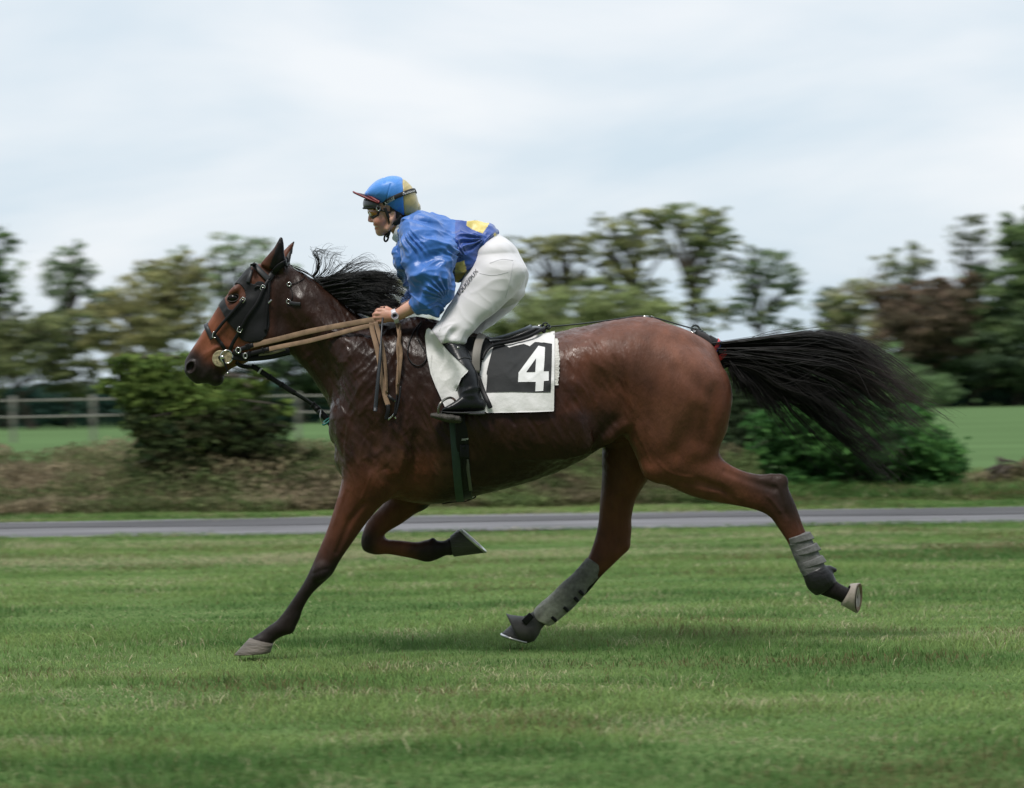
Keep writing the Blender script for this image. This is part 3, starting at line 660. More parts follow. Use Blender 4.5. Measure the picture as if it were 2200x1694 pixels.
# ------------------------------------------------------------------ hair
def strands(guides, n, depth, r0, wig, lens=(.55, 1.0), seg=18, clump=60, seed=1, root_spread=None, pw=1.0, lock=.075, fq=2.6):
    """guides: list of pixel polylines (root -> tip, same count) with a depth; strands are blended between neighbouring guides"""
    R = np.random.default_rng(seed)
    G = []
    for g in guides:
        pts = np.array([P(q[0], q[1], q[2] if len(q) > 2 else 0) for q in g]); m = catmull(pts, 8)
        s = np.concatenate([[0], np.cumsum(np.linalg.norm(np.diff(m, axis=0), axis=1))]); s /= s[-1]
        G.append(np.stack([np.interp(np.linspace(0, 1, 41), s, m[:, k]) for k in range(3)], 1))
    G = np.array(G)
    cu = R.random(clump)*(len(G)-1); cd = R.normal(0, depth, clump); cph = R.random(clump)*100; cl = R.uniform(lens[0], lens[1], clump)
    ci = R.integers(0, clump, n); u = np.clip(cu[ci]+R.normal(0, lock, n), 0, len(G)-1.001)
    i = u.astype(int); fr = (u-i)[:, None, None]
    ts = np.linspace(0, 1, seg)[None, :]*(cl[ci]*R.uniform(.85, 1.0, n))[:, None]
    k = ts*40; k0 = np.clip(k.astype(int), 0, 39); kf = (k-k0)[..., None]
    def at(gi): return G[gi[:, None], k0]*(1-kf)+G[gi[:, None], k0+1]*kf
    C = at(i)*(1-fr)+at(np.minimum(i+1, len(G)-1))*fr
    t = np.linspace(0, 1, seg)
    own = R.normal(0, 1, (n, 3))*[.5, 1, .5]*wig*(.8 if lock > .05 else .28)
    ph = cph[ci][:, None]+R.normal(0, .25, n)[:, None]
    A_ = ph+t*fq; Z_ = np.zeros_like(A_)
    w1 = np.stack([noise(np.stack([A_, Z_+o_, Z_+.5], -1), 1, 3) for o_ in (7.3, 31.6, 57.2)], -1)
    C = C+w1*wig*(t**1.1)[None, :, None]*1.6+own[:, None, :]*(t**pw)[None, :, None]
    C[:, :, 1] += (cd[ci]+R.normal(0, depth*.3, n))[:, None]*(.35+.65*t)[None, :]
    T = np.gradient(C, axis=1); T /= np.linalg.norm(T, axis=2)[..., None]+1e-9
    Bn = np.cross(T, [0, 1, .1]); Bn /= np.linalg.norm(Bn, axis=2)[..., None]+1e-9; Un = np.cross(Bn, T)
    rr = (r0*R.uniform(.6, 1.3, n))[:, None]*(1-.8*t**1.5)[None, :]
    V = np.stack([C+rr[..., None]*(cos(a)*Bn+sin(a)*Un) for a in (0, 2.1, 4.2)], 2).reshape(-1, 3)
    base = (np.arange(n)*seg*3)[:, None]; q = []
    for s_ in range(seg-1):
        for j in range(3):
            k2 = (j+1) % 3; q.append(np.stack([base[:, 0]+s_*3+j, base[:, 0]+s_*3+k2, base[:, 0]+(s_+1)*3+k2, base[:, 0]+(s_+1)*3+j], 1))
    col = np.repeat(R.uniform(.6, 1.5, n), seg*3)
    return V, np.vstack(q), col
def merge_hair(lst):
    Vs, Qs, Cs, o = [], [], [], 0
    for V, Q, c in lst: Vs.append(V); Qs.append(Q+o); Cs.append(c); o += len(V)
    return np.vstack(Vs), np.vstack(Qs), np.concatenate(Cs)
m_hair = mat('black_horsehair', (.01,.01,.01), rough=.42, var=.2, vscale=5, attr='col', spec=.35)
# tail: root fans out from the dock
tail = [[(1528,738,0),(1600,733,0),(1700,723,0),(1780,720,0),(1850,738,.0),(1925,785,.02),(2020,860,.03)],
        [(1535,746,0),(1615,742,0),(1710,742,0),(1795,748,0),(1875,780,0),(1970,840,0),(2075,898,.02)],
        [(1542,756,0),(1630,758,0),(1715,768,0),(1800,790,0),(1885,836,0),(1970,898,0),(2050,945,.0)],
        [(1548,768,0),(1630,775,0),(1705,795,0),(1790,828,0),(1860,882,0),(1925,945,0),(1990,1005,0)],
        [(1552,778,0),(1620,790,0),(1680,815,0),(1755,855,0),(1822,908,0),(1890,968,0),(1950,1025,0)],
        [(1556,786,-.01),(1605,800,-.02),(1655,835,-.02),(1715,872,-.02),(1770,912,-.02),(1830,955,-.02),(1890,1000,-.02)]]
tail2 = [[(1562,770,-.02),(1575,800,-.03),(1580,830,-.03),(1578,860,-.03)],[(1564,770,-.03),(1590,805,-.04),(1605,845,-.04),(1615,890,-.04)],[(1568,772,-.02),(1605,815,-.03),(1640,860,-.03),(1665,915,-.02)],[(1575,775,-.02),(1625,825,-.02),(1690,875,-.02),(1735,940,-.01)]]
tail3 = [[(1740,722,0),(1785,738,-.02),(1815,742,-.03),(1835,722,-.03)],[(1740,735,0),(1790,752,-.02),(1845,748,-.02),(1905,738,-.02)],[(1750,750,0),(1810,765,0),(1880,785,0),(1930,850,0)]]
tail4 = [[(1700,850,0),(1760,900,0),(1830,960,0),(1900,1030,0),(1965,1065,0)],[(1720,870,0),(1790,930,0),(1870,990,0),(1920,1040,0),(1940,1080,0)]]
tail5 = [[(1575,785,-.02),(1600,830,-.03),(1640,890,-.03),(1680,950,-.03),(1710,985,-.03)],[(1600,800,-.02),(1650,855,-.03),(1710,920,-.03),(1765,985,-.03),(1800,1010,-.03)],[(1640,815,-.02),(1700,870,-.02),(1770,940,-.02),(1830,990,-.02),(1890,1040,-.02)]]
hr = merge_hair([strands(tail, 1250, .055, .0017, .056, (.70, 1.0), 34, 120, 5, lock=.03, fq=3.8), strands(tail, 150, .07, .0011, .11, (.5, 1.0), 34, 90, 25), strands(tail[:5], 900, .022, .0021, .014, (.40, .72), 18, 60, 6),
                 strands(tail2, 520, .022, .0016, .022, (.5, 1.0), 14, 34, 7), strands(tail3, 330, .03, .0012, .030, (.5, 1.0), 18, 44, 8, lock=.04), strands(tail4, 130, .03, .0011, .03, (.5, 1.0), 18, 30, 9), strands(tail5, 150, .03, .0010, .035, (.45, 1.0), 18, 40, 10, lock=.04)])
tcol = np.tile(np.array([.0085, .0072, .0068]), (len(hr[0]), 1))*hr[2][:, None]
tx = sstep(1780, 1990, pix(hr[0])[0])[:, None]; tcol = tcol*(1-tx)+tcol*np.array([2.6, 1.6, 1.3])*tx
mesh_obj('tail', hr[0], hr[1], m_hair, horse, attrs={'col': tcol})
# mane
mane = [[(672,600,-.01),(700,597,-.01),(740,592,-.02),(790,590,-.02),(840,596,-.02),(876,610,-.02)],
        [(700,622,-.02),(735,612,-.03),(775,606,-.035),(820,606,-.04),(855,618,-.04),(880,640,-.03)],
        [(722,640,-.03),(755,634,-.05),(795,630,-.06),(832,636,-.06),(858,650,-.05),(878,662,-.04)],
        [(745,658,-.04),(780,655,-.07),(812,655,-.08),(840,660,-.08),(860,668,-.07),(880,676,-.06)],
        [(765,672,-.05),(790,674,-.09),(815,676,-.10),(838,680,-.10),(855,683,-.10),(872,686,-.09)]]
mup = [[(668,592,0),(676,580,-.01),(678,560,-.01),(668,546,-.01),(664,548,-.01),(690,530,-.01),(716,521,-.01)],
       [(674,596,0),(684,582,-.01),(688,560,0),(680,540,0),(690,534,0),(728,548,0),(766,520,0)],
       [(680,600,0),(700,590,-.01),(716,570,0),(722,560,0),(740,562,0),(760,545,0),(772,525,0)],
       [(690,604,0),(720,592,-.01),(756,572,0),(790,560,0),(820,560,0),(832,572,0),(820,585,0)],
       [(700,610,0),(740,594,-.01),(790,576,0),(830,572,0),(850,580,0),(860,600,0),(872,612,0)]]
mend = [[(800,592,-.03),(830,592,-.03),(860,600,-.03),(885,590,-.03)],[(800,606,-.04),(840,612,-.05),(872,625,-.05),(893,620,-.04)],[(810,625,-.05),(845,640,-.06),(866,655,-.06),(872,680,-.05)],[(800,640,-.06),(830,658,-.07),(850,672,-.07),(858,690,-.06)]]
hr = merge_hair([strands(mane, 1900, .022, .0017, .034, (.5, 1.0), 24, 110, 11, lock=.035, fq=3.4), strands(mup, 120, .030, .0013, .040, (.45, 1.0), 30, 50, 12, pw=1.2, lock=.03, fq=3.2), strands(mend, 260, .022, .0011, .030, (.6, 1.0), 14, 28, 13),
                 strands([[(612,566,-.01),(640,574,-.03),(668,590,-.04),(690,610,-.05)],[(650,584,-.01),(672,596,-.04),(696,616,-.06),(725,650,-.08)]], 40, .006, .0011, .004, (.4, .8), 10, 12, 14)])
mesh_obj('mane', hr[0], hr[1], m_hair, horse, attrs={'col': np.tile(np.array([.0080, .0078, .0082]), (len(hr[0]), 1))*hr[2][:, None]})

# dock of the tail
V, Fq = tube(catmull([P(1490,722,0), P(1512,732,0), P(1532,750,0), P(1548,772,0), P(1556,792,0)], 4), np.interp(np.linspace(0,1,17), [0,.3,1], [.034,.032,.024]), 14, up=[0,1,0])
mesh_obj('dock', V, Fq, mat('dock_skin', (.014,.010,.009), rough=.5), horse)
# ================================================================== JOCKEY
m_skin = mat('skin', (.52,.27,.19), rough=.45, bump=.12, bscale=220, var=.07, vscale=14, attr='col', sss=.12, spec=.4)
jockey = empty('person', P(1000, 1412, 0), 'jockey in blue and yellow silks and white breeches, crouched over the racehorse', 'jockey')
def build_jockey():
    lo = P(770, 905, 0); hi = P(1145, 370, 0)
    f = Field((lo[0], -.39, lo[2]), (hi[0], .39, hi[2]), .0030)
    f.ell(P(843,434,0), (.094,.073,.094), k=.0)
    f.loft([(789,438,850,425,0,.060),(793,452,852,448,0,.063),(796,463,852,462,0,.064,-.1),(801,474,848,475,0,.061,-.1),(803,482,842,487,0,.054,-.1),(806,491,838,496,0,.047),(809,500,832,501,0,.037),(813,505,826,505,0,.026)], k=.012, p=2.3, cap0=.3, cap1=.3)
    # nose, lips, chin, cheeks, brow, sockets, ear
    f.cap([P(797,458,0), P(795,467,0), P(794.6,473.5,0)], [.0070,.0080,.0088], k=.009)
    f.ell(P(798,475.5,-.011), (.009,.008,.0065), k=.005); f.ell(P(798,475.5,.011), (.009,.008,.0065), k=.005)
    f.ell(P(797.5,479,-.008), (.004,.004,.003), k=.002, mode='sub'); f.ell(P(797.5,479,.008), (.004,.004,.003), k=.002, mode='sub')
    f.cap([P(808,484.3,-.020), P(805,483,0), P(808,484.3,.020)], [.004,.0065,.004], k=.006)
    f.cap([P(810,489.8,-.017), P(808,490.5,0), P(810,489.8,.017)], [.004,.0072,.004], k=.006)
    f.cap([P(816,483,-.036), P(810,486.6,-.020), P(805,487.3,0), P(810,486.6,.020), P(816,483,.036)], [.0022,.003,.0032,.003,.0022], k=.004, mode='sub')
    f.ell(P(816,500,0), (.015,.020,.014), k=.014)
    for s in (-1, 1):
        f.ell(P(814,475,.042*s), (.022,.018,.020), k=.02)
        f.ell(P(799,460,.034*s), (.012,.016,.011), k=.012, mode='sub')
        f.cap([P(793,449,.012*s), P(795,448,.032*s), P(802,450,.050*s)], [.006,.007,.005], k=.012)
        f.ell(P(843,463,.070*s), (.016,.010,.026), k=.006, rot=-.2)
        f.ell(P(841,462,.080*s), (.009,.007,.017), k=.004, rot=-.2, mode='sub')
        f.ell(P(842,474,.070*s), (.008,.007,.010), k=.006)
        f.cap([P(834,492,.045*s), P(842,482,.055*s), P(845,470,.058*s)], [.012,.012,.008], k=.016)   # jaw angle
    f.loft([(838,492,872,452,0,.052),(846,508,884,462,0,.054),(860,528,900,472,0,.066),(880,550,925,480,0,.09)], k=.02)
    # trunk inside the silks
    f.loft([(895,480,880,545,0,.14),(940,482,915,575,0,.155),(985,497,965,575,0,.125),(1025,505,1015,560,0,.10),(1062,528,1040,590,0,.11),(1085,558,1060,610,0,.11),(1090,590,1070,620,0,.09)], k=.03, p=2.2)
    for s in (-1, 1):
        dx = 0 if s < 0 else 0
        sh, el = P(912,518,.140*s), P(929+dx,634,.203*s)
        wr = P(850,680,-.150) if s < 0 else P(846,676,.105)
        f.cap([sh, (sh+el)/2, el], [.042,.034,.027], k=.03)
        m_ = el*.68+wr*.32
        f.cap([el, m_, el*.3+wr*.7, wr], [.028,.031,.028,.0235], k=.014)
        # hand closed on the reins: palm, four curled fingers, thumb
        o = P(0,0,0)-P(0,0,0); hb = wr
        def q(dx_, dy_, dd): return hb+np.array([dx_*.002, dd*(1 if s < 0 else -1), -dy_*.002])
        f.loft([(tuple(q(2,-10,.004)), tuple(q(0,11,.004)), 0, .019),(tuple(q(-12,-15,.006)), tuple(q(-11,12,.006)), 0, .021),(tuple(q(-26,-17,.008)), tuple(q(-27,12,.008)), 0, .020),(tuple(q(-36,-13,.011)), tuple(q(-38,9,.011)), 0, .014)], k=.010, raw=True, sub=3)
        kn = [(-37,-13,.004),(-42,-5.5,-.001),(-43,2,.000),(-41,9,.004)]
        for i, (a, b, c) in enumerate(kn):
            r = [.0098,.0102,.0095,.0083][i]
            f.cap([q(-22,b*1.0,.004), q(a,b,c), q(a-3.5,b+1.5,c+.016), q(a+1,b+3.0,c+.032), q(a+11,b+2.6,c+.034)], [.010,r,r*.96,r*.88,r*.76], k=.0035, sub=1)
        f.cap([q(-8,-10,.018), q(-20,-17,.026), q(-31,-17,.032), q(-39,-11,.036)], [.012,.0115,.0100,.0085], k=.006)
        # legs inside breeches and boots
        if s < 0: hip, kne, ank, toe = P(1075,585,-.10), P(966,716,-.215), P(1010,856,-.305), P(957,880,-.325)
        else: hip, kne, ank, toe = P(1080,585,.10), P(1008,700,.215), P(1045,835,.305), P(1000,862,.325)
        f.cap([hip, (hip+kne)/2, kne], [.062,.050,.030], k=.03)
        f.cap([kne, kne*.65+ank*.35, ank], [.030,.026,.020], k=.02); f.cap([ank, (ank+toe)/2, toe*.8+ank*.2], [.020,.016,.010], k=.012)
    f.blur(1) if False else None
    V, Q = f.mesh(2); px, py = pix(V)
    c = np.tile(np.array([.68, .38, .285]), (len(V), 1)); n = fbm(V, 30, 5, 3)
    def mixc(c, col, m): m = np.clip(m, 0, 1)[:, None]; return c*(1-m)+np.array(col)*m
    c = mixc(c, (.66,.22,.17), .7*np.exp(-((px-815)/13)**2-((py-478)/11)**2))
    c = mixc(c, (.52,.17,.14), .7*np.exp(-((px-791)/6)**2-((py-475)/5)**2)*(np.abs(V[:, 1]) < .03))
    c = mixc(c, (.45,.11,.10), .9*np.exp(-((px-806)/5)**2-((py-483.2)/2.2)**2)+.9*np.exp(-((px-808)/5)**2-((py-491)/2.6)**2))
    c = mixc(c, (.75,.70,.64), (np.exp(-((px-806)/3.6)**2-((py-487.2)/1.1)**2)))
    c = mixc(c, (.055,.035,.022), ((px > 838-.0*py)&(py < 470)&(px > 850)|((py < 455)&(px > 838))|((px > 852)&(py < 486)&(py < 486-(px-852)*.1))).astype(float))   # cropped brown hair under the helmet
    hand = (px < 860)&(py > 640)
    c = mixc(c, (.55,.24,.17), hand*(.45+.4*n))
    return V, Q, c*(1+.08*n)[:, None]
JV, JQ, jc = build_jockey()
mesh_obj('body', JV, JQ, m_skin, jockey, attrs={'col': jc})
for s in (-1, 1):
    V, Fq = uvsphere(P(798.5,459.5,.033*s), .0115, 14, 10); mesh_obj('eye', V, Fq, mat('eye', (.75,.72,.68), rough=.1, var=0) , jockey)

def fold_noise(V, sc, seed, ang=0.0, stretch=.35):
    ca, sa = cos(ang), sin(ang)
    p = np.stack([V[:, 0]*ca+V[:, 2]*sa, V[:, 1]*.8, -V[:, 0]*sa+V[:, 2]*ca], 1)
    wv = np.stack([noise(V, sc*.45, seed+5), noise(V, sc*.45, seed+6), noise(V, sc*.45, seed+7)], 1)*(.5/sc)
    p = (p+wv)*[stretch, 1, 1]
    r = 1-np.abs(noise(p, sc, seed))*2.2
    return np.clip(r, -1, 1)

# ---- silk jacket
def build_jacket():
    lo = P(845, 690, 0); hi = P(1080, 450, 0)
    f = Field((lo[0], -.34, lo[2]), (hi[0], .34, hi[2]), .0034)
    f.loft([(879,472,861,524,0,.080),(888,465,857,552,0,.135),(905,461,862,575,0,.165),(935,463,890,600,0,.185),(970,472,935,604,0,.185),(1003,478,972,600,0,.175),(1030,481,996,588,0,.165),(1052,487,1012,566,0,.155),(1066,498,1024,548,0,.145)], k=.03, p=2.2, cap0=.15, cap1=.15)
    f.cap([P(1000,555,-.12), P(990,580,-.13)], [.028,.020], k=.03)
    for s in (-1, 1):
        o = 0 if s < 0 else 3
        if s < 0:
            st = [(872,480,960,484,-.115,.066),(866,502,968,512,-.160,.078),(868,535,974,545,-.188,.080),(874,565,976,575,-.208,.075),(884,592,976,603,-.218,.073),(892,615,973,620,-.222,.068),(896,631,964,645,-.222,.062),(893,641,938,667,-.215,.056),(884,648,916,676,-.205,.053),(877,653,895,679,-.192,.046)]
        else:
            st = [(872,476,968,482,.115,.07),(858,500,970,512,.165,.085),(856,535,970,545,.195,.086),(858,560,965,578,.215,.080),(866,588,960,606,.225,.075),(876,608,955,618,.225,.070),(880,625,945,640,.225,.062),(874,640,920,665,.21,.055),(866,648,896,670,.19,.048)]
        f.loft(st, k=.022, p=2.15, cap0=.6, cap1=.02)
    f.cap([P(860,540,-.10), P(860,562,-.12), P(858,574,-.125)], [.018,.010,.005], k=.008)      # loose tail of cloth at the chest
    f.ell(P(869,665,-.190), (.022,.036,.040), k=.006, rot=-.6, mode='sub')     # open cuff
    f.ell(P(846,502,0), (.036,.058,.055), k=.01, mode='sub')
    f.blur(1)
    V, Q = f.mesh(2); N = normals(V, Q); px, py = pix(V)
    slv = (V[:, 1] < -.13)|(V[:, 1] > .13)
    cuff = np.exp(-(np.hypot(px-886, py-665)/16)**2)
    a = .0150*(1-cuff*.75)
    d = fold_noise(V, 13, 1, -.5, .40)*1.0+fold_noise(V, 24, 2, .3, .45)*.5+fold_noise(V, 42, 8, -.2, .6)*.16
    elb = np.exp(-(np.hypot(px-925, py-640)/60)**2)
    d = d+elb*fold_noise(V, 20, 4, 1.1, .35)*.9
    # gathers running from the armpit to the waist
    wst = np.exp(-(np.hypot(px-1010, py-535)/45)**2)
    d = d+wst*fold_noise(V, 22, 12, .55, .25)*.9
    # sharp creases pulled from the shoulder, the elbow and the girdle of the waist
    px, py = pix(V)
    for (cx, cy, a0, a1, n_, r0, r1) in ((872,482,.75,1.75,4,20,95), (968,655,3.4,4.7,6,10,80), (968,655,2.5,3.3,4,10,60), (1052,505,2.1,3.4,6,8,80), (1008,560,3.2,4.4,5,8,70)):
        ang = np.arctan2(py-cy, px-cx) % (2*pi); rr_ = np.hypot(px-cx, py-cy)
        u = (ang-a0)/(a1-a0)*n_+1.1*noise(V, 10, int(cx)); s_ = np.abs((u % 1)-.5)*2
        d = d+((ang > a0)&(ang < a1))*sstep(r0, r0+12, rr_)*sstep(r1, r1*.55, rr_)*np.minimum(1, 4*np.minimum((ang-a0), (a1-ang)).clip(0))*(1-s_*2.0)*.6
    d = d+1.1*fold_noise(V, 8, 71, -.35, .45)-.55
    V = V+N*(d*a)[:, None]
    V = laplace(V, Q, 3)
    px, py = pix(V); c = np.tile(np.array([.028, .145, .50]), (len(V), 1)); yel = (.72, .58, .17)
    body = (np.abs(V[:, 1]) < .19)
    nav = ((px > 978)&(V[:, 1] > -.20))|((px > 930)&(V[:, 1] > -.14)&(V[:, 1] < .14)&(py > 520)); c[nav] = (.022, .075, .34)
    for poly in ([(1003,474),(1029,474),(1052,480),(1037,502),(1016,494),(1003,486)], [(978,566),(997,560),(1003,582),(992,599),(978,612)], [(1060,504),(1064,500),(1072,512),(1072,522),(1064,516)]):
        m = inpoly(px, py, poly)&body&(px > 976); c[m] = yel
    return V, Q, c
KV, KQ, kc = build_jacket()
m_silk = mat('silk', (.05,.18,.6), rough=.43, bump=.22, bscale=30, var=.06, attr='col', sheen=.3, spec=.55, aniso=(1,1,.5), bdist=.014, rvar=.06)
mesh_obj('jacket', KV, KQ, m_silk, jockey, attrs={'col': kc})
def cloth_strip(pts, r, name, m, seg=12, flat=.5, parent=jockey):
    V, Fq = tube(catmull(pts, 5), r, seg, flat=flat); return mesh_obj(name, V, Fq, m, parent)
# collar (white stock)
m_white = mat('white_cotton', (.72,.72,.74), rough=.75, bump=.3, bscale=60, var=.05, sheen=.2)
f = Field(P(830,545,-.09), P(885,462,.09), .0025); f.loft([(861,472,842,514,0,.064),(867,473,849,520,0,.070),(878,475,862,528,0,.078)], k=0, p=2.1, cap0=.02)
f.ell(P(845,488,0), (.022,.050,.040), k=.004, rot=-.45, mode='sub')
V, Q = f.mesh(1); mesh_obj('collar', V, Q, m_white, jockey)

# ---- breeches
def build_breeches():
    lo = P(915, 755, 0); hi = P(1145, 490, 0)
    f = Field((lo[0], -.31, lo[2]), (hi[0], .31, hi[2]), .0034)
    f.loft([(1014,560,1068,503,0,.125),(1010,580,1094,520,0,.145),(1010,610,1117,548,0,.155),(1020,640,1130,582,0,.15),(1050,650,1126,620,0,.12)], k=.02, p=2.3, cap0=.1)
    for s in (-1, 1):
        st = [(1014,552,1108,545,-.075,.095),(1008,578,1131,578,-.105,.100),(994,606,1122,606,-.125,.092),(978,636,1098,637,-.145,.082),(959,662,1071,665,-.165,.074),(946,686,1039,691,-.185,.067),(933,703,1019,712,-.200,.065),(927,715,1005,725,-.210,.062),(932,726,1001,736,-.212,.060)] if s < 0 else \
             [(1018,555,1108,550,.075,.095),(1014,580,1134,585,.105,.100),(1008,610,1130,616,.125,.095),(1002,640,1112,650,.145,.086),(994,662,1084,680,.165,.077),(986,684,1056,700,.185,.070),(980,700,1036,715,.200,.062),(975,714,1024,728,.210,.054)]
        f.loft(st, k=.03, p=2.15, cap0=.7, cap1=.3)
    f.cap([P(1128,588,0), P(1122,560,0)], [.016,.012], k=.05, mode='sub')
    f.blur(1)
    V, Q = f.mesh(2); N = normals(V, Q); px, py = pix(V)
    kn = np.exp(-(np.hypot(px-965, py-722)/26)**2); hipf = np.exp(-(np.hypot(px-1060, py-580)/45)**2)
    d = kn*(fold_noise(V, 26, 3, .9, .5)*.0115+fold_noise(V, 45, 6, .2, .6)*.003)+hipf*fold_noise(V, 20, 9, .15, .22)*.0038+fold_noise(V, 10, 10, -.6, .3)*.0030+fold_noise(V, 26, 18, -.9, .25)*.0010
    groin = np.exp(-(np.hypot(px-1012, py-585)/30)**2); d += groin*fold_noise(V, 28, 14, .4, .25)*.006
    V = V+N*d[:, None]
    return V, Q
WV, WQ = build_breeches()
m_breech = mat('white_breeches', (.70,.685,.71), rough=.62, bump=.12, bscale=24, var=.05, sheen=.3, bdist=.006)
breech = mesh_obj('breeches', WV, WQ, m_breech, jockey)
BVB = BVHTree.FromPolygons([Vector(v) for v in WV.tolist()], WQ.tolist())
def surf_hit(bv, px, py, off):
    d = (Vector(P(px, py, 0))-CAMV).normalized(); h = bv.ray_cast(CAMV, d)
    return (None, None) if h[0] is None else (np.array(h[0])+np.array(h[1])*off, np.array(h[1]))
def path_on(bv, pts, off=.002, n=6, fy=-.1):
    C = catmull(np.array(pts, float), n); out = []; nn = []
    for x, y in C:
        q, m = surf_hit(bv, x, y, off)
        if q is None:
            q = P(x, y, out[-1][1] if out else fy); m = nn[-1] if nn else np.array([0, -1, 0])
        out.append(q); nn.append(m)
    out = np.array(out); nn = np.array(nn)
    return out, nn
m_seam = mat('seam_grey', (.58,.57,.60), rough=.8)  # plain grey for the thin raised seam lines
for pts in ([(1012,600),(990,632),(968,665),(952,694),(944,712)], [(1103,563),(1098,590),(1092,618),(1086,640)], [(1052,566),(1078,558),(1102,560)], [(1030,588),(1060,592),(1092,585)]):
    C, Nn = path_on(BVB, pts, .0004); V, Fq = strap(C, Nn, .0018, .0007); mesh_obj('seam', V, Fq, m_seam, breech)

# lettering helper: text bent onto a surface between two pixels
def letters(text, pA, pB, size, bv, m, parent, off=.0025, name='lettering', y0=-.2, shear=0.0, up=None):
    cu = bpy.data.curves.new(name, 'FONT'); cu.body = text; cu.size = 1.0; cu.shear = shear; cu.align_x = 'LEFT'
    ob = bpy.data.objects.new(name, cu); COL.objects.link(ob); dg = bpy.context.evaluated_depsgraph_get(); me = bpy.data.meshes.new_from_object(ob.evaluated_get(dg))
    COL.objects.unlink(ob); bpy.data.objects.remove(ob)
    v = np.array([q.co[:2] for q in me.vertices]); fs = [tuple(p.vertices) for p in me.polygons]
    v = (v-v.min(0))/np.array([np.ptp(v[:, 0]), np.ptp(v[:, 1])])
    a, b = np.array(pA, float), np.array(pB, float); d = b-a; nrm = np.array([d[1], -d[0]])/np.linalg.norm(d)*size
    pts = a+v[:, :1]*d+v[:, 1:]*nrm; V = []; ly = y0
    for x, y in pts:
        q, _ = surf_hit(bv, x, y, off)
        if q is None: q = P(x, y, ly)
        ly = q[1]; V.append(q)
    V = np.array(V); V2 = V+[0, .0012, 0]; n = len(V)
    ed = {}
    for f_ in fs:
        for i in range(len(f_)):
            k = (f_[i], f_[(i+1) % len(f_)]); ed[k] = 1
    side = [(k[0], k[1], k[1]+n, k[0]+n) for k in ed if (k[1], k[0]) not in ed]
    return mesh_obj(name, np.vstack([V, V2]), fs+[tuple(i+n for i in f_[::-1]) for f_ in fs]+side, m, parent, smooth=False)
m_ink = mat('black_print', (.01,.01,.012), rough=.5, var=0)
m_wprint = mat('white_print', (.75,.75,.75), rough=.6, var=0)
letters('EQUIZOUX', (989,637), (1030,584), 8.5, BVB, m_ink, breech, off=.0045, shear=.1)

# ---- boots
m_boot = mat('boot_leather', (.009,.010,.012), rough=.34, bump=.25, bscale=45, var=.2, coat=.0, spec=.35, bdist=.006)
def build_boot(s):
    f = Field((P(930,0,-.35)[0]-.04, -.42 if s < 0 else .15, P(0,900,0)[2]), (P(1090,0,.3)[0], -.15 if s < 0 else .42, P(0,715,0)[2]), .003)
    def tr(st): return st if s < 0 else [(a+36, b-22, c+36, d-22, -y, w) for a, b, c, d, y, w in st]
    f.loft(tr([(948,734,996,741,-.214,.057),(957,752,1012,762,-.235,.058),(971,778,1021,786,-.265,.058),(982,805,1027,808,-.288,.052),(987,830,1031,833,-.302,.046),(986,848,1034,853,-.308,.044)]), k=.012, cap0=.02)
    f.loft(tr([(1035,858,1038,884,-.308,.036),(1020,848,1024,885,-.312,.040),(998,850,1000,885,-.318,.038),(978,862,979,885,-.328,.040),(960,872,960,885,-.336,.038),(950,878,949,884,-.340,.026)]), k=.014, p=2.4, cap1=.4)
    f.blur(1)
    V, Q = f.mesh(2); N = normals(V, Q); px, py = pix(V)
    if s > 0: px, py = px-36, py+22
    an = np.exp(-((py-838)/20)**2); kn = np.exp(-((py-775)/9)**2)
    d = an*(fold_noise(V, 26, 21, .15, .45)*.0060)+sstep(740, 780, py)*fold_noise(V, 14, 22, .2, .4)*.0015-kn*0
    return V+N*d[:, None], Q
for s in (-1, 1):
    V, Q = build_boot(s); o = mesh_obj('boot', V, Q, m_boot, jockey, label='near-side black leather boot set in the stirrup' if s < 0 else None)
    if s < 0: BOOTV, BOOTQ, boot_o = V, Q, o
BVBT = BVHTree.FromPolygons([Vector(v) for v in BOOTV.tolist()], BOOTQ.tolist())
m_rub = mat('sole_rubber', (.02,.02,.02), rough=.6)
sol = [(1040,886),(1037,889),(1008,889),(1004,887),(985,887),(960,886),(948,884)]
C = catmull(np.array([P(x,y-1,-.318-.022*(1040-x)/90) for x,y in sol]), 3); V, Fq = strap(C, np.array([0,0,-1.]), .078, .008); mesh_obj('sole', V, Fq, m_rub, boot_o)
C, Nn = path_on(BVBT, [(950,749),(968,738),(992,742),(1001,745)], .001); V, Fq = strap(C, Nn, .004, .0018); mesh_obj('top_seam', V, Fq, m_rub, boot_o)
C, Nn = path_on(BVBT, [(986,773),(998,769),(1018,774)], .001); V, Fq = strap(C, Nn, .0035, .0016); mesh_obj('cross_seam', V, Fq, m_rub, boot_o)
C, Nn = path_on(BVBT, [(1001,744),(1010,762),(1019,785),(1026,810),(1029,835)], .001); V, Fq = strap(C, Nn, .006, .0016); mesh_obj('zip', V, Fq, m_rub, boot_o)
q, m_ = surf_hit(BVBT, 984, 748, .002); V, Fq = box(q, (.010,.003,.007), bev=.001); mesh_obj('stud', V, Fq, m_steel, boot_o)

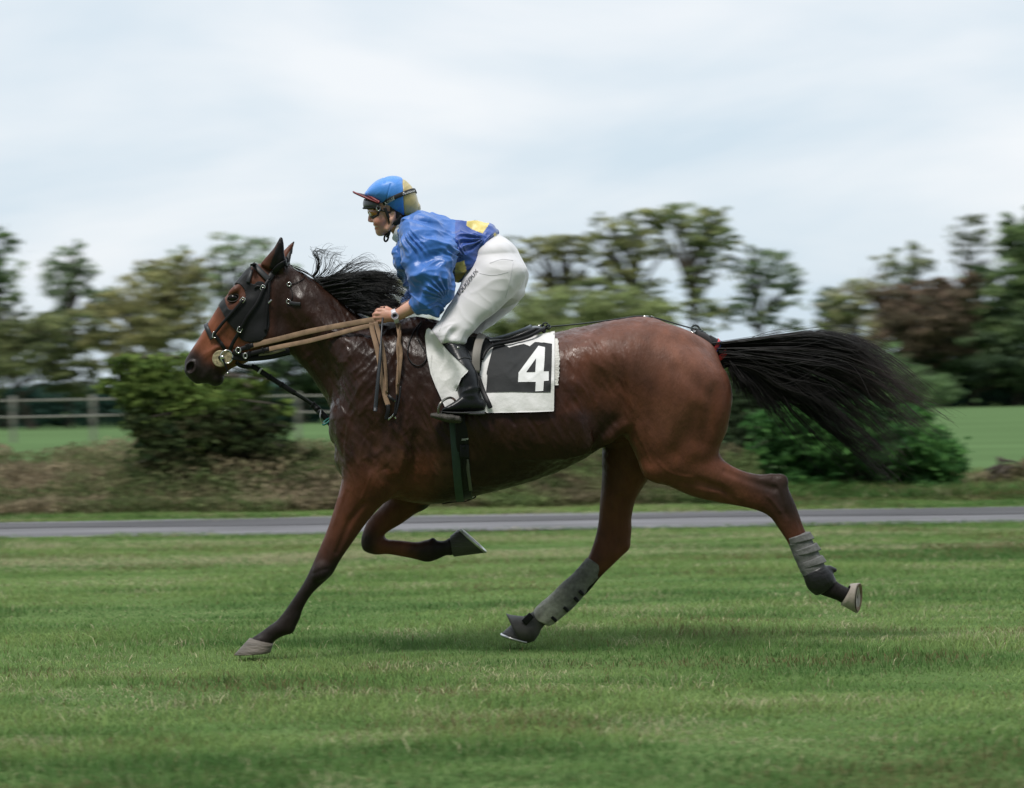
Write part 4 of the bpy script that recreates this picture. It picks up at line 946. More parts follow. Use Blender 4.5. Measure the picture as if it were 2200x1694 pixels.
# ---- helmet with silk cover, peak, goggles, harness
def build_helmet():
    lo = P(775,475,0); hi = P(910,370,0)
    f = Field((lo[0], -.14, lo[2]), (hi[0], .14, hi[2]), .0026)
    f.loft([(788,413,786,424,0,.05),(796,402,797,433,0,.078),(811,389,812,441,0,.096),(830,381,831,448,0,.106),(849,379,849,458,0,.108),(866,385,866,467,0,.103),(881,397,880,470,0,.090),(893,414,892,466,0,.068),(900,437,899,459,0,.038)], k=.01, p=2.25, cap0=.4, cap1=.35)
    f.ell(P(838,478,0), (.060,.12,.052), k=.012, mode='sub')
    f.blur(1)
    V, Q = f.mesh(2); N = normals(V, Q); px, py = pix(V)
    d = fold_noise(V, 22, 31, 1.2, .3)*.0016+fold_noise(V, 40, 33, .9, .4)*.0007
    d -= .004*np.exp(-(np.abs(px-(867+.04*(py-420)))/1.3)**2)+.0035*np.exp(-(np.abs(px-(826+.30*(440-py)*(py > 395)))/1.2)**2)*(py < 441)
    d += sstep(438, 452, py)*sstep(868, 850, px)*(px > 828)*fold_noise(V, 50, 36, 1.3, .3)*.004
    V = V+N*d[:, None]
    c = np.tile(np.array([.055, .25, .72]), (len(V), 1)); c[px > 867+.04*(py-420)] = (.50, .40, .17)
    c[(px > 855)&(px < 890)&(py > 458)&(px > 867+.04*(py-420))] = (.42, .36, .09)
    return V, Q, c
EV, EQ, ec = build_helmet(); helm = mesh_obj('helmet', EV, EQ, mat('cap_silk', (.05,.2,.6), rough=.42, bump=.2, bscale=60, var=.06, attr='col', sheen=.2, bdist=.004), jockey, attrs={'col': ec})
BVE = BVHTree.FromPolygons([Vector(v) for v in EV.tolist()], EQ.tolist())
m_peak = mat('peak_red', (.20,.022,.028), rough=.45, var=.1); m_peakd = mat('peak_lining', (.045,.010,.012), rough=.7)
rows = []
for th in np.radians(np.linspace(-88, 88, 31)):
    r = []
    for t in np.linspace(0, 1, 6):
        bx = 816-30*cos(th); by = 437-19*cos(th)**1.1; ext = 27*cos(th)**.8*t
        r.append(P(bx-ext, by-ext*.20*-1*-1+(-.0)*t+.5*t*t*0, .088*sin(th)))
    rows.append(r)
rows = np.array(rows); n0 = len(rows); top = rows.reshape(-1, 3); bot = top-[0, 0, .006]; g = grid_faces(n0, 6); V = np.vstack([top, bot]); N_ = len(top)
edge = [i*6+5 for i in range(n0)]; ef = [(edge[i], edge[i+1], edge[i+1]+N_, edge[i]+N_) for i in range(n0-1)]
peak = mesh_obj('peak', V, [tuple(q) for q in g]+[tuple(int(i)+N_ for i in q[::-1]) for q in g]+ef, m_peakd, helm)
C = rows[:, 0]+[0, 0, .003]; V, Fq = tube(C, .0062, 8); mesh_obj('peak_piping', V, Fq, m_peak, peak)
C = rows[:, 5]; V, Fq = tube(C, .0035, 8); mesh_obj('peak_rim', V, Fq, m_peak, peak)
# goggles
m_gog = mat('goggle_shell', (.045,.048,.052), rough=.35, bump=.1, var=.1, coat=.3); m_blk = mat('black_webbing', (.008,.008,.009), rough=.65, bump=.4, bscale=300, bdist=.001)
m_amber = mat('amber_lens', (.55,.20,.02), rough=.08, var=.2, spec=.9, trans=.55, coat=.5)
def wrap(name, topl, botl, w0, m, thick=.006, a=78, parent=jockey):
    """curved shield round the face; topl/botl: front and side pixel of upper and lower edge"""
    R_ = []
    for th in np.radians(np.linspace(-a, a, 33)):
        c = (1-cos(th))/(1-cos(radians(a))); row = []
        for (f0, s0), t in ((topl, 0), (botl, 1)):
            row.append(P(f0[0]+(s0[0]-f0[0])*c, f0[1]+(s0[1]-f0[1])*c, w0*sin(th)/sin(radians(a))))
        r = [row[0]+(row[1]-row[0])*t+np.array([-1, 0, 0])*.004*sin(pi*t) for t in np.linspace(0, 1, 6)]
        R_.append(r)
    R_ = np.array(R_); T_ = R_.reshape(-1, 3); inn = T_*1.0; ctr = T_.mean(0); dirn = T_-ctr; dirn[:, 2] = 0; dirn /= np.linalg.norm(dirn, axis=1)[:, None]+1e-9
    I_ = T_-dirn*thick; n = len(T_); g = grid_faces(33, 6); Fs = [tuple(q) for q in g]+[tuple(int(i)+n for i in q[::-1]) for q in g]
    b = [i*6 for i in range(33)]; Fs += [(b[i+1], b[i], b[i]+n, b[i+1]+n) for i in range(32)]; b = [i*6+5 for i in range(33)]; Fs += [(b[i], b[i+1], b[i+1]+n, b[i]+n) for i in range(32)]
    return mesh_obj(name, np.vstack([T_, I_]), Fs, m, parent), R_
gg = empty('goggles', P(800,450,0)); gg.parent = jockey; gg.matrix_parent_inverse = Matrix.Translation(-Vector(jockey.location)); tag(gg, 'grey goggles pushed up under the peak')
wrap('shell', ((782,428),(818,436)), ((781,446),(816,444)), .084, m_gog, .010, parent=gg)
V_, R_ = wrap('shell_rim', ((780,446),(816,443)), ((781,450),(818,448)), .086, m_blk, .012, parent=gg)
sg = empty('glasses', P(800,456,0)); sg.parent = jockey; sg.matrix_parent_inverse = Matrix.Translation(-Vector(jockey.location)); tag(sg, 'amber wrap-around riding glasses')
wrap('lens', ((789,449),(812,449)), ((795,466),(811,463)), .066, m_amber, .0025, parent=sg)
_, R_ = wrap('frame', ((795,465),(813,460)), ((799,469),(814,464)), .068, m_blk, .006, parent=sg)
for s in (-1, 1):
    V, Fq = tube(catmull([P(812,449,.066*s), P(818,452,.070*s), P(830,455,.074*s), P(840,457,.074*s)], 4), .0042, 8); mesh_obj('temple', V, Fq, m_blk, sg)
    V, Fq = tube(catmull([P(800,469,.048*s), P(806,466,.058*s), P(812,461,.066*s), P(814,452,.069*s)], 4), .0045, 8); mesh_obj('brow_bar', V, Fq, m_blk, sg)
C, Nn = ring((896,409), (806,449), 60, .003, 0, -128, 128, BVE)
for _ in range(3): C[1:-1] = (C[:-2]+C[1:-1]*2+C[2:])/4
V, Fq = strap(C, Nn, .0185, .003); gs = mesh_obj('goggle_strap', V, Fq, m_blk, helm)
letters('VANTAGE', (825,443), (850,427), 6, BVE, m_wprint, gs, off=.0085, shear=.3)
letters('Custom', (864,420), (888,414), 5, BVE, m_wprint, gs, off=.0085, shear=.3)
V, Fq = tube(P(813,448,-.080)+np.array([[.013*cos(t), 0, .018*sin(t)] for t in np.linspace(0, 2*pi, 17)[:-1]])*.6, .003, 6, closed=True); mesh_obj('strap_ring', V, Fq, m_steel, gs)
# harness
for s in (-1, 1):
    V, Fq = strap(catmull([P(826,446,.082*s), P(831,458,.078*s), P(836,472,.070*s), P(838,484,.056*s), P(836,500,.040*s), P(832,510,.020*s)], 5), np.array([0, s*1., 0]), .013, .0035); mesh_obj('chin_strap', V, Fq, m_blk, helm)
    V, Fq = strap(catmull([P(862,464,.084*s), P(855,473,.078*s), P(845,480,.068*s), P(838,484,.058*s)], 4), np.array([0, s*1., 0]), .011, .0035); mesh_obj('neck_strap', V, Fq, m_blk, helm)
V, Fq = tube(catmull([P(838,478,-.060), P(848,480,-.060), P(860,474,-.062), P(872,466,-.05)], 4), .011, 8, flat=.5); mesh_obj('nape_pad', V, Fq, m_blk, helm)
th = np.linspace(0, 2*pi, 21)[:-1]; V, Fq = tube(P(830,511,-.006)+np.stack([.0085*np.cos(th)+.003*np.sin(th), 0*th, .016*np.sin(th)], 1), .0042, 8, closed=True); mesh_obj('chin_buckle', V, Fq, m_blk, helm)
# watch
wat = empty('wristwatch', P(846,680,-.17)); wat.parent = jockey; wat.matrix_parent_inverse = Matrix.Translation(-Vector(jockey.location)); tag(wat, 'white wristwatch on the near wrist')
m_wat = mat('watch_white', (.70,.67,.72), rough=.35, var=.03)
wc = P(849,680,-.150); ax = np.array([.93, .0, .30]); u = np.cross(ax, [0, 1, 0]); u /= np.linalg.norm(u); th = np.linspace(0, 2*pi, 33)[:-1]
C = wc+u*(.0285*np.cos(th))[:, None]+np.array([0, 1, 0])*(.0275*np.sin(th))[:, None]
V, Fq = strap(C, (C-wc)/.028, .020, .003, closed=True); mesh_obj('band', V, Fq, m_wat, wat)
def disc(c, nrm, r, t, seg=28):
    nrm = np.array(nrm, float); nrm /= np.linalg.norm(nrm); a = np.cross(nrm, [0, 0, 1]); a /= np.linalg.norm(a); b = np.cross(nrm, a); th = np.linspace(0, 2*pi, seg+1)[:-1]
    ring_ = lambda rr, h: np.array(c)+nrm*h+rr*(np.cos(th)[:, None]*a+np.sin(th)[:, None]*b)
    V = np.vstack([ring_(r, 0), ring_(r, t*.7), ring_(r*.9, t)]); F_ = [tuple(q) for q in grid_faces(3, seg, True)]+[tuple(range(seg))[::-1], tuple(range(2*seg, 3*seg))]
    return V, F_
V, Fq = disc(wc+[0,-.027,0], (.05,-1,.12), .0165, .008); mesh_obj('case', V, Fq, m_wat, wat)
V, Fq = disc(wc+[0,-.0352,.001], (.05,-1,.12), .0120, .0008); mesh_obj('dial', V, Fq, mat('dial', (.55,.50,.60), rough=.2, var=0), wat)
V, Fq = box(wc+[-.002,-.0368,.003], (.0015,.0008,.011), bev=0); mesh_obj('hand', V, Fq, m_ink, wat)
# ================================================================== TACK
m_leather = mat('black_leather', (.007,.007,.008), spec=.25, rough=.45, bump=.3, bscale=180, var=.2, bdist=.001)
m_greyl = mat('grey_leather', (.024,.026,.029), spec=.3, rough=.45, bump=.2, bscale=150, var=.2, bdist=.001)
m_brown = mat('brown_webbing', (.235,.150,.092), rough=.8, bump=.6, bscale=420, var=.25, vscale=30, bdist=.001)
m_white2 = mat('white_saddle_cloth', (.71,.70,.69), rough=.7, bump=.35, bscale=22, var=.04, bdist=.012)
m_chrome = mat('bright_metal', (.75,.74,.72), rough=.18, metal=1, var=.05)
BVS_ = [BV]
def depth_at(px, py, bvs, fallback=None):
    best = None
    for b in bvs:
        q, n = surf_hit(b, px, py, 0)
        if q is not None and (best is None or q[1] < best): best = q[1]
    return fallback if best is None else best
def path_free(pts, bvs, off=.004, n=6, y=None, w=None):
    """curve through traced points that keeps clear of the surfaces; y = wanted depth per point"""
    A = np.array([list(p)+([0] if len(p) < 3 else []) for p in pts], float); C = catmull(A, n); out = []
    last = None
    for x, yy, d in C:
        s = depth_at(x, yy, bvs); want = d if len(pts[0]) > 2 else None
        if s is None: v = want if want is not None else (last if last is not None else -.1)
        else: v = s-off if want is None else min(want, s-off)
        last = v; out.append([x, yy, v])
    out = np.array(out); dd = out[:, 2].copy()
    for _ in range(3): dd[1:-1] = np.minimum(dd[1:-1], (dd[:-2]+dd[1:-1]+dd[2:])/3)
    return np.array([P(a, b, c) for a, b, c in zip(out[:, 0], out[:, 1], dd)])
def drape(name, poly, bvs, off, m, parent, step=2.0, smooth=20, thick=.003, holes=(), bulge=None, wr=0.0, exact=False, both=False, label=None):
    poly = np.array(poly, float); x0, y0 = poly.min(0); x1, y1 = poly.max(0)
    nx = int((x1-x0)/step)+2; ny = int((y1-y0)/step)+2
    gx, gy = np.meshgrid(x0+np.arange(nx)*step, y0+np.arange(ny)*step, indexing='ij')
    D = np.full(gx.shape, np.nan)
    near = np.zeros(gx.shape, bool)
    cx, cy = (gx[:-1, :-1]+gx[1:, 1:])/2, (gy[:-1, :-1]+gy[1:, 1:])/2
    ins = inpoly(cx, cy, poly)
    for h in holes: ins &= ~inpoly(cx, cy, h)
    for a in (0, 1):
        for b in (0, 1): near[a:a+nx-1, b:b+ny-1] |= ins
    for i, j in np.argwhere(near):
        d = depth_at(gx[i, j], gy[i, j], bvs); 
        if d is not None: D[i, j] = d
    # fill unknown
    for _ in range(200):
        bad = near & np.isnan(D)
        if not bad.any(): break
        S = np.zeros_like(D); C = np.zeros_like(D)
        for dx, dy in ((1,0),(-1,0),(0,1),(0,-1)):
            R = np.roll(D, (dx, dy), (0, 1)); ok = ~np.isnan(R); S[ok] += R[ok]; C[ok] += 1
        f_ = bad&(C > 0); D[f_] = S[f_]/C[f_]
        if not f_.any(): break
    D = np.where(np.isnan(D), np.nanmax(D), D)-off; base = D.copy()
    for _ in range(smooth):
        S = np.zeros_like(D); C = np.zeros_like(D)
        for dx, dy in ((1,0),(-1,0),(0,1),(0,-1)):
            R = np.roll(D, (dx, dy), (0, 1)); ok = np.roll(near, (dx, dy), (0, 1)); S[ok] += R[ok]; C[ok] += 1
        D = np.where(near&(C > 0), np.minimum(base, .5*D+.5*S/np.maximum(C, 1)) if not exact else D, D)
    if bulge is not None: D = D+bulge(gx, gy)
    idx = np.full(gx.shape, -1); idx[near] = np.arange(near.sum())
    gx2, gy2 = gx[near].copy(), gy[near].copy()
    # pull the outer vertices onto the traced outline
    ring_ = np.zeros_like(near); cnt = np.zeros(gx.shape, int)
    for a in (0, 1):
        for b in (0, 1): cnt[a:a+nx-1, b:b+ny-1] += ins
    edge = (near&(cnt < 4))[near]
    segs = [(np.array(pl[i], float), np.array(pl[(i+1) % len(pl)], float)) for pl in [poly]+list(holes) for i in range(len(pl))]
    for k in np.where(edge)[0]:
        p = np.array([gx2[k], gy2[k]]); best = None
        for a, b in segs:
            t = np.clip((p-a)@(b-a)/max((b-a)@(b-a), 1e-9), 0, 1); q = a+(b-a)*t; dd = np.linalg.norm(p-q)
            if best is None or dd < best[0]: best = (dd, q)
        if best[0] < step*1.05: gx2[k], gy2[k] = best[1]
    V = np.array([P(a, b, c) for a, b, c in zip(gx2, gy2, D[near])]); n = len(V)
    if wr: V[:, 1] -= wr*np.clip(fold_noise(V, 11, 77, .6, .3)+.5*fold_noise(V, 20, 79, .9, .3), -.4, 2)
    fs = [(idx[i, j], idx[i, j+1], idx[i+1, j+1], idx[i+1, j]) for i, j in np.argwhere(ins)]
    ed = set()
    for f_ in fs:
        for i in range(4): ed.add((f_[i], f_[(i+1) % 4]))
    side = [(a, a+n, b+n, b) for a, b in ed if (b, a) not in ed]
    Vb = V+[0, thick, 0]
    Fs = [tuple(int(q) for q in f_) for f_ in fs]+[tuple(int(q)+n for q in f_[::-1]) for f_ in fs]+[tuple(int(q) for q in f_)[::-1] for f_ in side]
    Fs = [f_[::-1] for f_ in Fs]
    VV = np.vstack([V, Vb])
    if both == 'join':
        V2 = VV*[1, -1, 1]; Fs = Fs+[tuple(i+len(VV) for i in f_[::-1]) for f_ in Fs]; VV = np.vstack([VV, V2])
    elif both: mesh_obj(name, VV*[1, -1, 1], [f_[::-1] for f_ in Fs], m, parent)
    return mesh_obj(name, VV, Fs, m, parent, label=label)

# ---- saddle cloth
cloth = empty('saddle_cloth', P(1110,885,-.3), 'white saddle cloth with a black panel and large white number 4 behind the saddle', 'saddle cloth')
CL = [(1004,726),(1040,731),(1080,729),(1120,726),(1150,720),(1172,716),(1192,711),(1192,760),(1191,820),(1190,884),(1140,886),(1080,887),(1000,888),(960,884),(940,840),(925,790),(930,730)]
cl = drape('cloth', CL, [BV], .014, m_white2, cloth, step=3, smooth=30, wr=.0045, both=True, label='white cotton cloth')
clm = np.array([v.co for v in cl.data.vertices])+0; 
BVC = BVHTree.FromPolygons([Vector(v) for v in clm.tolist()], [tuple(p.vertices) for p in cl.data.polygons])
m_panel = mat('black_panel', (.012,.0135,.015), rough=.75, bump=.3, bscale=25, var=.1, bdist=.008)
drape('number_panel', [(1061,742),(1084,741),(1094,747),(1103,744),(1125,739),(1138,744),(1149,735),(1168,736),(1186,739),(1185,790),(1183,843),(1150,844),(1100,842),(1044,844),(1046,824),(1047,806),(1045,803),(1049,785),(1055,762)], [BVC], .0022, m_panel, cloth, step=2, smooth=0, thick=.001, exact=True)
m_num = mat('number_white', (.76,.76,.76), rough=.7, var=.02)
drape('number', [(1157,743),(1171,746),(1170,772),(1168,798),(1179,798),(1179,818),(1168.5,819),(1167,840),(1150,841),(1151,820.6),(1113,821),(1114,801),(1136,771)], [BVC], .0044, m_num, cloth, step=1.0, smooth=0, thick=.001, exact=True, holes=[[(1151.7,770),(1150,799.5),(1130,800.5)]])
m_line = mat('hem_line', (.03,.03,.032), rough=.8)
C, Nn = path_on(BVC, [(1190,714),(1190,760),(1189,820),(1188,882)], .001); V, Fq = strap(C, Nn, .0022, .0012); mesh_obj('hem', V, Fq, m_line, cloth)
flap_poly = [(921,705),(930,712),(945,734),(965,757),(985,776),(1007,797),(998,806),(991,813),(985,828),(978,842),(968,852),(966,862),(962,862),(951,857),(937,834),(925,803),(917,763),(913,724),(916,709)]
BVL = [BV, BVBT, BVB]
drape('front_corner', flap_poly, BVL, .012, m_white2, cloth, step=2.0, smooth=160, wr=.006, label='loose front corner of the cloth blown over the boot')
fl = []; R = np.random.default_rng(3)
fy = np.linspace(727, 828, 34); wv = [1199+3*sin(pi*(y-727)/101)+R.uniform(-1.6, 1.6) for y in fy]
drape('sheepskin', [(1189,727)]+[(x_, y_) for x_, y_ in zip(wv, fy)]+[(1188,828)], [BV], .009, mat('sheepskin', (.66,.64,.60), rough=.95, bump=1.0, bscale=130, var=.12, bdist=.006), cloth, step=1.5, smooth=3, thick=.006, both=True)
BVA = [BV, BVC]

# ---- girth
girth = empty('girth', P(1000,1066,0), 'dark green and black girth strapped round the belly under the stirrup', 'girth')
m_green = mat('green_webbing', (.028,.052,.044), rough=.7, bump=.4, bscale=300, var=.2, bdist=.001)
def band(A, B, w, m, name, off, parent, n=72, t=.004, cy=0, a0=0, a1=360, smooth=2):
    C, Nn = ring(A, B, n, off, cy, a0, a1); closed = (a1-a0) >= 360
    for _ in range(smooth):
        if closed: C = (np.roll(C, 1, 0)+C*2+np.roll(C, -1, 0))/4
        else: C[1:-1] = (C[:-2]+C[1:-1]*2+C[2:])/4
    V, Fq = strap(C, Nn, w, t, closed); return mesh_obj(name, V, Fq, m, parent)
band((985,735), (1003,1069), .052, m_leather, 'strap', .004, girth)
band((966,735), (989,1071), .034, m_green, 'webbing', .007, girth)
C, Nn = path_on(BV, [(1003,985),(1006,1010),(1009,1035),(1011,1050)], .010); V, Fq = strap(C, Nn, .014, .002); mesh_obj('keeper', V, Fq, mat('pale_elastic', (.11,.11,.095), rough=.8), girth)
C, Nn = path_on(BV, [(998,955),(999,985),(999,1020),(1001,1048)], .011); V, Fq = strap(C, Nn, .013, .004); mesh_obj('billet', V, Fq, m_leather, girth)
V, Fq = box(hit(999,968,.012)[0], (.038,.010,.055), bev=.004); mesh_obj('buckle_guard', V, Fq, m_leather, girth)
th = np.linspace(0, 2*pi, 29)[:-1]; C = P(1007,1066,-.05)+np.stack([.030*np.cos(th), .004*np.cos(th), .012*np.sin(th)-.002*np.cos(th)], 1); V, Fq = tube(C, .0034, 7, closed=True); mesh_obj('buckle', V, Fq, m_greyl, girth)
V, Fq = strap(catmull([P(1018,1070,-.02), P(1000,1076,-.02), P(975,1078,-.02), P(950,1082,-.02)], 5), np.array([0,0,-1.]), .03, .004); mesh_obj('under_strap', V, Fq, m_leather, girth)
letters('zepe', (993,947), (1008,945), 5, BV, m_wprint, girth, off=.0135, shear=.3)

# ---- saddle
saddle = empty('saddle', P(1060,740,0), 'small black racing saddle with a grey stirrup leather on the saddle cloth', 'saddle')
f = Field((P(925,0,0)[0], -.17, P(0,775,0)[2]), (P(1185,0,0)[0], .17, P(0,685,0)[2]), .003)
f.loft([(945,712,948,748,0,.07),(985,722,987,756,0,.09),(1020,728,1021,756,0,.10),(1052,728,1054,752,0,.108),(1085,721,1088,746,0,.112),(1118,710,1121,736,0,.108),(1145,701,1148,722,0,.092),(1161,702,1162,712,0,.06)], k=0, p=2.6, cap1=.3)
f.cap([P(1085,733,-.12), P(1125,722,-.115), P(1158,708,-.08)], [.006,.008,.006], k=.008, mode='sub')
V, Q = f.mesh(2); mesh_obj('seat', V, Q, mat('seat_leather', (.016,.017,.019), rough=.28, bump=.15, bscale=90, var=.2, coat=.25, bdist=.003), saddle)
V, Fq = tube(catmull([P(1046,729,-.06), P(1075,725,-.068), P(1105,716,-.07), P(1128,707,-.066), P(1142,701,-.05)], 5), [.004]*4+[.0075]*13+[.008]*4, 10, flat=.6); mesh_obj('seat_edge', V, Fq, mat('pale_grey_vinyl', (.30,.33,.38), rough=.25, coat=.4), saddle)
for a, r in (([(1036,772,-.24),(1045,754,-.22),(1060,742,-.19),(1090,736,-.16),(1130,726,-.14),(1160,711,-.11),(1170,704,-.07)], .0075), ([(1052,735,-.14),(1085,731,-.14),(1120,720,-.13),(1150,708,-.10)], .0050)):
    C = path_free(a, [BV, BVC], .008); V, Fq = tube(C, r, 9); mesh_obj('welt', V, Fq, m_leather, saddle)
drape('saddle_flap', [(985,722),(1048,728),(1060,740),(1046,752),(1037,768),(1033,795),(1026,812),(1006,812),(990,790),(980,750)], BVA, .006, m_leather, saddle, step=3, smooth=20, both=True)
C = path_free([(1036,719,-.13),(1031,730,-.20),(1027,742,-.24),(1023,765,-.28),(1022,801,-.30)], BVA, .014); V, Fq = strap(C, np.array([.1,-1,.25]), .034, .004)
m_sl = mat('grey_strap', (.17,.155,.135), rough=.6, bump=.4, bscale=200, var=.2, bdist=.001); mesh_obj('stirrup_leather', V, Fq, m_sl, saddle)
V, Fq = strap(path_free([(1018,739.5),(1028,740.5),(1039,741.5)], BVA, .020), np.array([0,-1,.2]), .006, .003); mesh_obj('keeper', V, Fq, m_leather, saddle)
C = path_free([(1024,798),(1030,818),(1040,846),(1051,870),(1054,878)], BVA, .020); V, Fq = strap(C, np.array([0,-1,.05]), [.020]*(len(C)-2)+[.020,.010], .004); mesh_obj('billet_strap', V, Fq, m_leather, saddle)
C = path_free([(1030,800),(1029,812),(1027,824)], BVA, .016); V, Fq = strap(C, np.array([0,-1,.05]), .006, .003); mesh_obj('billet_strap', V, Fq, m_leather, saddle)
irn = mat('stirrup_iron', (.20,.19,.17), rough=.35, metal=.9)
sti = empty('stirrup', P(960,893,-.33), 'metal stirrup iron with a rubber tread under the boot', 'stirrup')
V, Fq = tube(catmull([P(942,890,-.395), P(942,878,-.402), P(947,866,-.398), P(957,858,-.375), P(968,855,-.335), P(977,860,-.30), P(982,872,-.285), P(984,890,-.285)], 5), .0052, 9); mesh_obj('iron', V, Fq, irn, sti)
f = Field(P(915,915,-.44), P(1000,875,-.25), .0025); f.loft([(927,889,930,897,-.345,.055),(942,888,946,903,-.345,.060),(962,890,968,908,-.34,.060),(984,893,988,909,-.335,.055)], k=0, p=3, cap0=.8, cap1=.8)
V, Q = f.mesh(1); V = V+normals(V, Q)*(fold_noise(V, 60, 5, 0, 1)*.0018)[:, None]; mesh_obj('tread', V, Q, mat('worn_rubber', (.050,.044,.036), rough=.7, bump=.8, bscale=120, var=.4, vscale=40, bdist=.003), sti)
# far stirrup
V, Fq = tube(catmull([P(975,868,.395), P(980,846,.402), P(1000,834,.36), P(1014,846,.30), P(1020,868,.285)], 5), .0052, 9)
st2 = empty('stirrup', P(1000,870,.33), 'stirrup iron on the far side of the horse, hidden behind it', 'stirrup'); mesh_obj('iron', V, Fq, irn, st2)
V, Fq = box(P(1000,872,.34), (.06,.12,.014), bev=.004); mesh_obj('tread', V, Fq, m_rub, st2)

# ---- crupper and tail wrap
crup = empty('crupper', P(1385,690,0), 'thin dark cord running from the saddle over the croup to the red striped tail wrap', 'crupper')
m_cord = mat('dark_cord', (.018,.028,.028), rough=.6, bump=.6, bscale=500, var=.3, bdist=.001)
def toprim(px, off=.003):
    a = Vector((P(px,0,0)[0], -.0, 3)); h = BV.ray_cast(a, Vector((0,0,-1))); return np.array(h[0])+[0, 0, off]
pts = [P(1172,703,0), P(1240,697,0)+0]; pts += [np.maximum(toprim(x), P(x, y, 0)*[1,0,1]) for x, y in ((1290,693),(1330,690),(1360,686),(1390,684),(1420,690),(1450,699),(1475,706),(1490,709))]
V, Fq = tube(catmull(pts, 4), .0032, 7); mesh_obj('cord', V, Fq, m_cord, crup)
V, Fq = box(P(1388,681,0), (.022,.016,.008), bev=.002); mesh_obj('buckle', V, Fq, m_chrome, crup)
V, Fq = box(P(1402,681,0), (.016,.012,.004), R=Matrix.Rotation(.6, 3, 'Y'), bev=.001); mesh_obj('buckle_tongue', V, Fq, m_chrome, crup)
V, Fq = tube(catmull([P(1398,684,0), P(1408,687,0), P(1420,690,0)], 3), .006, 7); mesh_obj('end_loop', V, Fq, m_leather, crup)
for c_, r_ in (((1165,704),.010),((1172,700),.012),((1178,703),.009),((1168,710),.008)):
    V, Fq = tube(P(*c_, -.004)+np.stack([r_*np.cos(th), .006*np.sin(2*th), r_*np.sin(th)], 1), .0036, 7, closed=True); mesh_obj('knot', V, Fq, m_cord, crup)
for c_ in ((1162,706),(1159,700)):
    V, Fq = box(P(*c_, -.006), (.014,.012,.007), bev=.002); mesh_obj('buckle', V, Fq, m_chrome, crup)
V, Fq = tube(catmull([P(1170,708,-.01), P(1169,715,-.014), P(1172,721,-.02)], 3), .005, 7); mesh_obj('strap_end', V, Fq, m_leather, crup)
V, Fq = tube(P(1494,707,0)+np.stack([.017*np.cos(th), .006*np.sin(th), .015*np.sin(th)], 1), .0042, 8, closed=True); mesh_obj('coil', V, Fq, m_cord, crup)
V, Fq = tube(P(1489,711,0)+np.stack([.010*np.cos(th), .010*np.sin(th), .008*np.sin(th)], 1), .0035, 8, closed=True); mesh_obj('coil', V, Fq, m_chrome, crup)
A = catmull([P(1500,712,0), P(1512,721,0), P(1524,732,0), P(1536,744,0), P(1549,762,0), P(1557,785,0)], 10)
rr = np.interp(np.linspace(0,1,len(A)), [0,.25,.45,.7,1], [.013,.017,.026,.036,.034])
for k in (0, pi):
    t_ = np.linspace(0, 1, 90); s_ = np.interp(t_, np.linspace(0,1,len(A)), np.arange(len(A))); 
    mI = t_ < .55; i0 = np.clip(s_.astype(int), 0, len(A)-2); base = A[i0]+(A[i0+1]-A[i0])*(s_-i0)[:, None]
    a_ = t_*34+k; C = (base+np.stack([.008*np.cos(a_)*.7, .011*np.sin(a_), .008*np.cos(a_)*.7], 1))[mI]; V, Fq = tube(C, .0075, 8); mesh_obj('braid', V, Fq, m_cord, crup)
V, Fq = tube(A[16:], rr[16:], 22, up=[0,1,0]); tw = mesh_obj('tail_wrap', V, Fq, m_leather, crup)
m_red = mat('red_tape', (.62,.045,.05), rough=.5); m_bluet = mat('blue_tape', (.05,.07,.32), rough=.5)
def wrapstripe(i0, i1, w, m, rad, name):
    n = 40; t_ = np.linspace(-1.9, 1.9, n); ii = np.interp(t_, [-1.9, 1.9], [i0, i1]); k = np.clip(ii.astype(int), 0, len(A)-2)
    base = A[k]+(A[k+1]-A[k])*(ii-k)[:, None]; T = A[k+1]-A[k]; T /= np.linalg.norm(T, axis=1)[:, None]; S = np.cross(T, [0,1,0]); r_ = np.interp(ii, np.arange(len(A)), rr)
    d = S*np.sin(t_)[:, None]+np.array([0,-1,0])*np.cos(t_)[:, None]; C = base+d*(r_+.0015)[:, None]; V, Fq = strap(C, d, w*np.cos(t_*.75), .002); mesh_obj(name, V, Fq, m, tw)
wrapstripe(37, 26, .016, m_red, 0, 'red_stripe'); wrapstripe(47, 36, .022, m_red, 0, 'red_stripe'); wrapstripe(39.5, 29, .005, m_bluet, 0, 'blue_stripe')

